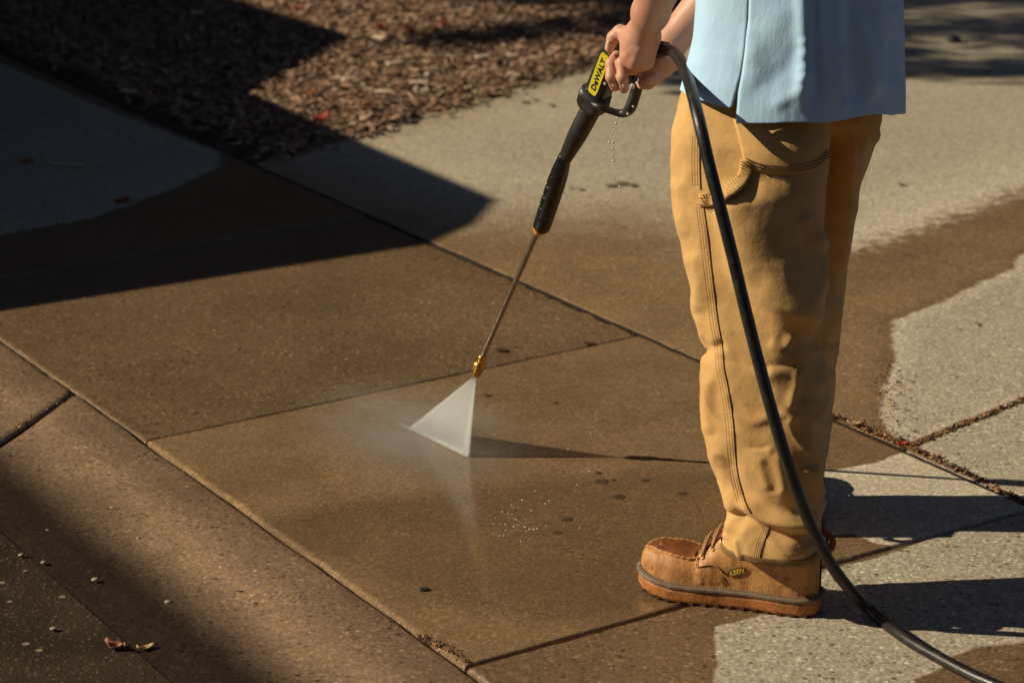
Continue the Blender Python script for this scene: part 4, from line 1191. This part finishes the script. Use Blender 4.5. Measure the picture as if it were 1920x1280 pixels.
# upper tube, rubber grip with spiral ribs
pa = line((1112, 198), (1058, 300), 24)
obj('upper_tube', *lathe(pa, np.interp(np.linspace(0, 1, 24), [0, .1, .55, .8, 1], [.0185, .0192, .0180, .0150, .0125])), MAT['black'], gun)
pg = line((1060, 292), (1014, 431), 110); u = np.linspace(0, 1, 110)
def rib(i, th): 
    q = u[i]; act = sstep(.22, .3, q) * sstep(.86, .78, q)
    return -.0016 * np.clip(np.cos(q * 44 - th * 1.0) * 2.2 - 1.1, 0, 1) * act
obj('rubber_grip', *lathe(pg, np.interp(u, [0, .05, .22, .35, .75, .9, .97, 1], [.0120, .0130, .0168, .0180, .0178, .0172, .0165, .0130]), 40, rib), MAT['grip'], gun)
obj('ring', *lathe(line((1013, 428), (1007.5, 440), 6), [.0125, .0128, .012, .009, .0075, .0062]), MAT['orange'], gun)
obj('steel_tube', *lathe(line((1009, 432), (903, 672), 30), [.0056] * 30, 20), MAT['steel'], gun)
nz = obj('nozzle', *lathe(line((906, 666), (892, 703), 16), [.0062, .0082, .0088, .0088, .0082, .0078, .0098, .0118, .0122, .0122, .0118, .0112, .0108, .0104, .0095, .006], 6 * 4, lambda i, th: np.where((i > 6) & (i < 13), .0008 * np.cos(th * 6), 0)), MAT['brass'], gun)
tip = P(890.5, 706, nozY)
obj('nozzle_tip', *tube([P(893, 700, nozY), tip], [.0055, .004], 12), MAT['orange'], nz)

# ------------------------------------------------------------------ HOSE
hp = [P(1240, 92, 4.370), P(1262, 98, 4.30), P(1281, 124, 4.16), P(1296, 168, 4.025), P(1311, 228, 3.945), P(1330, 310, 3.915), P(1352, 395, 3.895), P(1376, 490, 3.885), P(1400, 590, 3.875), P(1428, 700, 3.865), P(1460, 815, 3.855), P(1492, 915, 3.855), P(1527, 1000, 3.868), P(1570, 1075, 3.885)]
hp += [G(1632, 1144, .013), G(1700, 1197, .0105), G(1790, 1248, .0105), G(1850, 1277, .0105), G(1960, 1320, .0105), G(2150, 1380, .0105)]
hpc = catmull(hp, 16)
hs = obj('hose', *tube(hpc, .0102, 18), MAT['hose'], loc=hp[-1])
tag(hs, 'black rubber hose looping from the spray gun down past the trousers to the pavement', 'hose')

# ------------------------------------------------------------------ WATER
gL, gR = G(768, 798), G(880, 858)
def spray_mat():
    m = M('water spray')
    uv = m.node('Attribute', attribute_name='fan').outputs['Fac']; al = m.node('Attribute', attribute_name='along').outputs['Fac']
    cmb = m.node('CombineXYZ'); m.set(cmb, 0, uv); m.set(cmb, 1, m.math('MULTIPLY', al, .06))
    st = m.noise(14, 4, .7, cmb.outputs[0]); st2 = m.noise(38, 3, .6, cmb.outputs[0])
    edge = m.math('ADD', m.ramp(uv, .12, .0, 0, .25), m.ramp(uv, .86, .98, 0, .32))
    a = m.math('ADD', m.math('ADD', .50, edge), m.math('MULTIPLY', m.math('SUBTRACT', m.math('ADD', st, st2), 1.0), .16))
    a = m.math('ADD', a, m.ramp(al, .88, .99, 0, .22))
    a = m.math('MULTIPLY', a, m.math('MULTIPLY', m.ramp(uv, 0, .07), m.ramp(uv, 1, .985)))
    a = m.math('MINIMUM', m.math('MAXIMUM', a, .0), .93)
    d = m.node('BsdfDiffuse'); m.set(d, 0, (.80, .84, .82)); t = m.node('BsdfTranslucent'); m.set(t, 0, (.80, .84, .82)); tr = m.node('BsdfTransparent')
    m1_ = m.node('MixShader'); m.set(m1_, 0, .5); m.set(m1_, 1, d.outputs[0]); m.set(m1_, 2, t.outputs[0])
    m2_ = m.node('MixShader'); m.set(m2_, 0, a); m.set(m2_, 1, tr.outputs[0]); m.set(m2_, 2, m1_.outputs[0])
    m.t.links.new(m2_.outputs[0], m.out.inputs[0]); return m.m
MAT['spray'] = spray_mat()
tp = P(890, 706, nozY)
wd = gR - gL; nrm = np.cross(wd, tp - gR); nrm /= np.linalg.norm(nrm)
V = []; fan = []; alo = []
nu, nv = 60, 40
for side in (1, -1):
    for i in range(nv):
        t = i / (nv - 1)
        for j in range(nu):
            uu = j / (nu - 1)
            th = (.001 + .006 * t) * math.sin(math.pi * min(1, max(0, uu))) ** .4 + .0004
            q = tp * (1 - t) + (gL * (1 - uu) + gR * uu) * t + (uu - .5) * np.array([.006, 0, 0]) * (1 - t) + nrm * side * th
            q[2] = max(q[2], .002); V.append(q); fan.append(uu); alo.append(t)
F = grid_faces(nv, nu) + [tuple(x + nu * nv for x in f[::-1]) for f in grid_faces(nv, nu)]
sprayo = obj('water_spray', V, F, MAT['spray'], attrs={'fan': fan, 'along': alo}, loc=(gL + gR) / 2)
tag(sprayo, 'white fan of water spraying from the brass nozzle onto the wet pavement', 'water spray')
# low bank of spray thrown up where the jet lands
def mist_mat():
    m = M('spray mist')
    vp = m.node('VolumePrincipled'); vp.inputs['Color'].default_value = (.93, .92, .88, 1); vp.inputs['Anisotropy'].default_value = .2
    g = m.node('TexGradient', gradient_type='SPHERICAL'); m.set(g, 0, m.co())
    # object coordinates are scaled to a unit ball by the object's own scale
    dn = m.math('MULTIPLY', m.math('POWER', g.outputs['Fac'], 1.6), m.ramp(m.noise(2.2, 4, .6), .25, .7))
    m.set(vp, 'Density', m.math('MULTIPLY', dn, MIST)); m.t.links.new(vp.outputs[0], m.out.inputs['Volume'])
    m.t.nodes.remove(m.b); return m.m
MIST = 10.0
mv, mf = ball((0, 0, 0), 1.0, 24, 16)
me = bpy.data.meshes.new('water_mist'); me.from_pydata(mv.tolist(), [], mf); me.materials.append(mist_mat())
mo = bpy.data.objects.new('water_mist', me); C.objects.link(mo)
mc = (gL + gR) / 2 + np.array([-.05, 0, .01]); mo.location = Vector(mc); mo.scale = (.36, .25, .085)
mo.rotation_euler = (0, 0, math.atan2(wd[1], wd[0]))
tag(mo, 'pale water mist drifting low around the foot of the spray', 'mist', kind='stuff')
# foam line where the jet hits the concrete, thinning out to the left
V = []; fan = []; alo = []; g0 = G(744, 792); nS = 70
for i in range(nS):
    t = i / (nS - 1); c = g0 + (gR - g0) * t
    hgt = (.004 + .010 * t) * (.62 + .14 * noise.noise((t * 30, 0, 0))) * min(1, t * 4 + .05) * (1 if t < .97 else .6)
    for a in np.linspace(0, 2 * np.pi, 12, endpoint=False):
        V.append(c + nrm * math.cos(a) * hgt * 1.1 + np.array([0, 0, 1]) * (math.sin(a) * hgt * .7 + hgt * .7)); fan.append(.5); alo.append(.55 + .45 * min(1, t * 1.6))
obj('splash', V, grid_faces(nS, 12, True), MAT['spray'], sprayo, attrs={'fan': fan, 'along': alo})

def drop(c, r, st=1.0, name='water_drop'):
    V, F = ball(c, r, 10, 8, (1, 1, st)); return obj(name, V, F, MAT['water'], loc=c)
for x, y, r in [(1157, 222, 2), (1155, 232, 2.6), (1150, 238, 1.6), (1153, 243, 2), (1149, 250, 1.8), (1151, 258, 1.4), (1150, 267, 2.6), (1143, 267, 2.6), (1149, 279, 2.4), (1136, 285, 2), (1149, 292, 1.6), (1150, 302, 2.6), (1153, 336, 1.8), (1162, 350, 2.2), (1106, 378, 2), (1139, 377, 2.2)]:
    o = drop(P(x, y, 4.40 + random.uniform(-.03, .03)), r * .00095 * 1.05, 1.25)
    tag(o, 'falling water drop in the string dripping below the trigger guard', 'water drop', 'drops dripping from the gun')
for x, y, r in [(1186, 162, 5.5), (1195, 156, 4), (1200, 150, 4.5), (1177, 214, 3), (1187, 200, 2.5), (1134, 157, 3)]:
    o = drop(P(x, y, 4.386), r * .00090)
    tag(o, 'water drop clinging to the black trigger guard', 'water drop', 'drops clinging to the gun')
for i in range(46):
    x, y = (random.gauss(975, 34), random.gauss(975, 30)) if i < 36 else (random.gauss(1010, 90), random.gauss(900, 60))
    Yg = G(x, y)[1]
    o = drop(P(x, y, Yg - random.uniform(.02, .25)), random.uniform(.9, 2.1) * .00095)
    tag(o, 'tiny splash drop whitened to look sparkling in the air over the wet slab', 'water drop', 'splash drops over the slab')

# ------------------------------------------------------------------ LITTER
def leaf_mesh(c, L, W_, yaw, curl, tilt=0., lobes=0):
    n, m_ = 9, 7; V = []
    for i in range(n):
        t = i / (n - 1); wv = W_ * math.sin(math.pi * (t * .92 + .04)) ** .8 * (1 + (.35 * math.cos(t * lobes * 2 * math.pi) if lobes else 0))
        for j in range(m_):
            s = j / (m_ - 1) * 2 - 1
            x_, y_, z_ = (t - .5) * L, s * wv / 2, curl * L * (s * s * .35 + (t - .5) ** 2 * 1.6)
            x_, z_ = x_ * math.cos(tilt) - z_ * math.sin(tilt), x_ * math.sin(tilt) + z_ * math.cos(tilt)
            V.append([c[0] + x_ * math.cos(yaw) - y_ * math.sin(yaw), c[1] + x_ * math.sin(yaw) + y_ * math.cos(yaw), z_])
    V = np.array(V); V[:, 2] += c[2] - V[:, 2].min() + .0008
    return V, grid_faces(n, m_)
LM = {k: mat_simple('leaf ' + k, c, .6, var=.4, scale=50, bumpv=.3) for k, c in {'red': (.42, .045, .02), 'orange': (.50, .17, .03), 'rust': (.36, .14, .06), 'yellow': (.55, .36, .12), 'tan': (.50, .33, .17), 'pale': (.62, .50, .34)}.items()}
def leaf(px, py, L, W_, yaw, curl, mt, label, z=0., tilt=0., lobes=0, group=None):
    c = G(px, py, z); V, F = leaf_mesh(c, L, W_, R(yaw), curl, tilt, lobes)
    o = obj('fallen_leaf', V, F, LM[mt], loc=c); solidify(o, .0006)
    return tag(o, label, 'leaf', group)
leaf(216, 1216, .042, .022, 150, .5, 'rust', 'curled rust red leaf lying on the dark road', -.0245, lobes=2)
leaf(273, 1218, .03, .014, 20, .5, 'yellow', 'small curled yellow leaf beside the rust red leaf on the road', -.0245)
leaf(458, 1073, .016, .014, 30, .15, 'orange', 'tiny flat orange leaf scrap on the kerb concrete', -.016)
leaf(230, 379, .05, .04, 40, .3, 'red', 'dark red leaf lying on the shaded pavement at the wet edge')
leaf(48, 305, .05, .04, 10, .3, 'orange', 'orange leaf lying on the shaded pavement left of the pale twig')
leaf(1601, 797, .030, .016, -25, .4, 'tan', 'tan dry leaf scrap lying in the joint behind the legs', .002)
leaf(1692, 834, .026, .010, -10, .4, 'red', 'small red leaf scrap where the open joints meet', .003)
leaf(1786, 704, .010, .007, 30, .3, 'rust', 'tiny rust coloured leaf scrap alone on the dry slab')
for x, y, mt, L in [(605, 226, 'red', .06), (585, 178, 'orange', .05), (712, 55, 'red', .055), (830, 48, 'red', .05), (765, 60, 'orange', .06), (530, 240, 'red', .06), (690, 205, 'rust', .05), (815, 62, 'orange', .05), (290, 175, 'red', .05), (880, 72, 'orange', .04), (560, 20, 'red', .05), (630, 20, 'rust', .05), (350, 165, 'rust', .05), (480, 200, 'red', .04)]:
    leaf(x, y, L, L * .6, random.uniform(0, 360), random.uniform(.2, .6), mt, 'reddish fallen leaf lying among the wood chips of the bed', .025, group='leaves on the mulch', tilt=random.uniform(-.3, .3))
for x, y in [(655, 147), (718, 172), (740, 118), (905, 106), (785, 155), (710, 70), (240, 170), (370, 25)]:
    c = G(x, y, .03); v, f = box(c, [random.uniform(.05, .075), .022, .007], Matrix.Rotation(random.uniform(-.8, .8), 3, 'Z') @ Matrix.Rotation(.2, 3, 'X'))
    o = obj('wood_chip', v, f, mat_simple('pale wood', (.62, .50, .33), .8, scale=80) if 'pw' not in MAT else MAT['pw'], smooth=False, loc=c); bevel(o, .002)
    MAT['pw'] = o.data.materials[0]
    tag(o, 'large pale wood chip lying on top of the brown mulch', 'wood chip', 'pale chips on the mulch')
tw = catmull([G(88, 303, .006), G(100, 307, .008), G(128, 309, .006), G(160, 312, .006)], 6)
tag(obj('twig', *tube(tw, .0048, 8), MAT['pw'], loc=tw[0]), 'pale bare twig lying on the shaded pavement', 'twig')
def stone(px, py, r, mt, label, z=0., group=None, sc=(1.2, 1, .6)):
    c = G(px, py, z); V, F = ball(c + [0, 0, r * .4], r, 12, 9, sc)
    V = np.array([v + (v - c) * .25 * noise.noise((v[0] * 90, v[1] * 90, v[2] * 90)) for v in V])
    return tag(obj('pebble', V, F, mt, loc=c), label, 'pebble', group)
MAT['pebd'] = mat_simple('dark stone', (.03, .032, .032), .5, scale=80); MAT['pebl'] = mat_simple('pale stone', (.36, .29, .20), .8, scale=80)
stone(452, 1118, .011, MAT['pebd'], 'dark round pebble on the kerb concrete', -.018)
stone(795, 1106, .007, MAT['pebd'], 'small flat dark pebble on the wet slab below the spray', 0, sc=(1.6, 1, .35))
stone(1788, 78, .022, MAT['pebd'], 'dark lump lying in the dappled tree shade on the walk')
for x, y, r in [(88, 998, .006), (165, 942, .0045), (212, 955, .006), (178, 1088, .006), (82, 1056, .005), (315, 1130, .005), (420, 1152, .004), (260, 1010, .004), (40, 1042, .005), (100, 1180, .005)]:
    stone(x, y, r, MAT['pebl'], 'pale pebble lying on the kerb and road edge', -.016 if x > 150 else -.022, 'pale pebbles by the kerb')
# dark damp spots, puddled in small hollows of the concrete, are part of the slab: thin films of water
def puddle(px, py, w_, h_):
    V = [G(px, py, .0012)]
    for a in np.linspace(0, 2 * np.pi, 18, endpoint=False):
        k = 1 + .3 * noise.noise((px + math.cos(a) * 1.5, py + math.sin(a) * 1.5, 0))
        V.append(G(px + math.cos(a) * w_ * k, py + math.sin(a) * h_ * k, .0006))
    return V, [(0, 1 + (i + 1) % 18, 1 + i) for i in range(18)]
mb = MB()
for q in [(1161, 931, 13, 4), (1130, 902, 13, 3.5), (1065, 973, 11, 4), (1122, 886, 6, 2.5), (1150, 899, 5, 2), (915, 741, 8, 2.5), (1043, 755, 5, 2), (940, 655, 12, 3), (1105, 643, 12, 3), (1045, 998, 9, 3), (1280, 925, 10, 3), (1210, 900, 8, 3)]: mb.add(*puddle(*q))
ms = MB()
for q in [(1168, 343, 14, 3.5), (1146, 347, 12, 2.2), (1186, 346, 9, 2.4), (985, 191, 9, 2), (1003, 187, 6, 1.6), (1034, 197, 4, 3), (1070, 352, 4, 1.5), (1088, 354, 7, 1.5), (1630, 250, 10, 1.6), (1690, 345, 9, 1.4), (1850, 135, 5, 1.6), (1832, 606, 5, 2), (1795, 615, 3, 1.2)]: ms.add(*puddle(*q))
struct(ms.build('dry_stains', mat_simple('dry stain', (.20, .155, .10), .85, scale=60, spec=.2)))
o = struct(mb.build('damp_spots', mat_simple('damp spot', (.085, .056, .030), .3, scale=60, spec=.5)))

# ------------------------------------------------------------------ AROUND THE FRAME: what shades the pavement
X0 = -2.9
def zt(x): return (x - X0) / K
prof = [(3.6, .35), (3.6, .78), (4.1, .86), (5.55, .93), tuple(), tuple()]
shp = [G(0, 580), G(800, 455), G(930, 372), G(497, 189), G(683, 80), G(430, 0)]
top = [(g[1], zt(g[0])) for g in shp]
prof = [(3.4, .32), (3.4, .72), (3.6, .84), (5.35, top[0][1] - .28)] + [top[0], top[1], (top[1][0] + .22, zt(-.10)), top[2], top[3], top[4], top[5], (10.9, .72), (10.9, .32)]
V = [[X0, a, b] for a, b in prof] + [[X0 - 1.75, a, b] for a, b in prof]; n = len(prof)
truck = empty('parked_truck', (X0 - .9, 7, -.0245))
tag(truck, 'dark parked truck with a loaded bed standing at the kerb, seen only as its shadow', 'truck')
paint = mat_simple('dark truck paint', (.025, .03, .035), .3, var=.15); glass = mat_simple('truck glass', (.02, .025, .03), .08); tyre = mat_simple('tyre rubber', (.02, .02, .02), .8)
tb = obj('body', V, [tuple(range(n))[::-1], tuple(range(n, 2 * n))] + [(i, (i + 1) % n, n + (i + 1) % n, n + i) for i in range(n)], paint, truck, smooth=False)
for xx in (X0 + .004, X0 - 1.754):
    obj('window', [[xx, 6.0, 1.0], [xx, 6.9, 1.0], [xx, 6.85, 1.5], [xx, 6.35, 1.5]], [(0, 1, 2, 3)], glass, truck, smooth=False)
    for yy in (4.5, 9.4): obj('wheel', *tube([[xx - .1, yy, .29], [xx + .1, yy, .29]], .355, 28), tyre, truck)

# young tree whose foliage dapples the top of the frame
lf_m = mat_simple('tree leaves', (.05, .09, .025), .6, var=.4, scale=8)
tree = empty('street_tree', (-4.9, 11.6, -.02))
tag(tree, 'young leafy tree growing at the far end of the mulch bed', 'tree')
clumps = []
for _ in range(330): clumps.append((random.uniform(1.05, 3.6), random.uniform(8.6, 11.5), random.uniform(3.2, 4.4), .22))
gaps = [G(*q) for q in ((1745, 72), (1880, 86), (1895, 22), (1850, 62), (1712, 48), (1785, 112), (1712, 100), (1905, 108), (1760, 20))]
clumps = [c for c in clumps if not any(abs(c[0] - g[0]) < .17 and abs(c[1] - g[1]) < .13 for g in gaps)]
for _ in range(46): clumps.append((random.uniform(.55, 1.4), random.uniform(9.0, 11.), random.uniform(3.2, 4.2), .28))
for x_, y_ in [(.12, 9.25), (.30, 9.35), (.48, 9.5), (-.02, 9.12), (-.18, 9.02), (.1, 9.9), (.35, 10.05), (.6, 9.9), (-.05, 10.0), (.5, 9.25), (.62, 8.45), (.78, 8.5)]: clumps.append((x_, y_, 3.0, .15))
mb = MB(); cc = []
for X_, Y_, z_, r_ in clumps:
    c = np.array([X_ - z_ * K, Y_, z_]); cc.append(c)
    for _ in range(int(46 if r_ == .22 else 70 if r_ > .2 else 75)):
        p_ = c + rng.normal(0, 1, 3) * r_ * np.array([.5, .5, .4]); s_ = random.uniform(.035, .06)
        d1 = rng.normal(0, 1, 3); d1 /= np.linalg.norm(d1); d2 = np.cross(d1, rng.normal(0, 1, 3)); d2 /= np.linalg.norm(d2)
        mb.add([p_ - d1 * s_, p_ - d2 * s_ * .5, p_ + d1 * s_, p_ + d2 * s_ * .5], [(0, 1, 2, 3)])
mb.build('crown', lf_m, tree, smooth=False)
mb = MB(); base = np.array([-4.9, 11.6, -.05])
mb.add(*tube(catmull([base, base + [.1, -.1, 1.2], base + [.3, -.5, 2.6], base + [.6, -1.1, 3.6]], 6), np.linspace(.09, .03, 19), 10))
for c in cc[::5]: mb.add(*tube(catmull([base + [.3, -.5, 2.6], (base + [.3, -.5, 2.6]) * .5 + c * .5 + [0, 0, .15], c], 4), np.linspace(.022, .006, 9), 6))
mb.build('trunk', mat_simple('bark', (.10, .07, .05), .9, scale=20, bumpv=.7, bdist=.02), tree)

# unseen houses added either side to close off the sky and darken reflections
def house(c, s, label, col, roofc):
    h_ = empty('unseen_house', (c[0], c[1], -.1))
    tag(h_, label, 'house')
    x0, x1, y0, y1, H = c[0] - s[0] / 2, c[0] + s[0] / 2, c[1] - s[1] / 2, c[1] + s[1] / 2, s[2]
    m = M('house brick'); br = m.node('TexBrick'); m.set(br, 'Vector', m.map(m.co(), (1, 1, 1), (R(90), 0, 0))); m.set(br, 'Scale', 4.5); m.set(br, 'Color1', col); m.set(br, 'Color2', tuple(k * .7 for k in col)); m.set(br, 'Mortar', (.2, .18, .15))
    m.bsdf(col=br.outputs[0], rough=.9)
    v, f = box(((x0 + x1) / 2, (y0 + y1) / 2, H / 2 - .1), (s[0], s[1], H)); obj('wall', v, f, m.m, h_, smooth=False)
    ym = (y0 + y1) / 2
    V = [[x0 - .4, y0 - .5, H - .25], [x1 + .4, y0 - .5, H - .25], [x1 + .4, ym, H + 2.6], [x0 - .4, ym, H + 2.6], [x0 - .4, y1 + .5, H - .25], [x1 + .4, y1 + .5, H - .25]]
    o = obj('roof', V, [(0, 1, 2, 3), (3, 2, 5, 4)], mat_simple('roof shingle', roofc, .9), h_, smooth=False); solidify(o, .15)
    face = y0 - .01 if c[1] > 0 else y1 + .01
    nwin = int(s[0] / 3)
    for i in range(nwin):
        for zz in ((1.5, 4.3) if H > 5 else (1.5,)):
            xc = x0 + (i + .5) * s[0] / nwin
            wv, wf = box((xc, face, zz), (1.0, .08, 1.4)); wo = obj('window', wv, wf, mat_simple('window frame', (.6, .58, .52), .6) if 'wf' not in MAT else MAT['wf'], h_, smooth=False)
            MAT['wf'] = wo.data.materials[0]
            gv, gf = box((xc, face + (-.05 if c[1] > 0 else .05), zz), (.84, .02, 1.24)); obj('pane', gv, gf, glass, wo, smooth=False)
house((2, 19, 0), (26, 9, 6.2), 'unseen brown brick house added behind the planting bed to block the sky', (.16, .085, .055), (.06, .05, .045))
house((-2, -13, 0), (30, 9, 6.5), 'unseen dark brick house added behind the camera to block the sky', (.14, .08, .055), (.05, .045, .04))
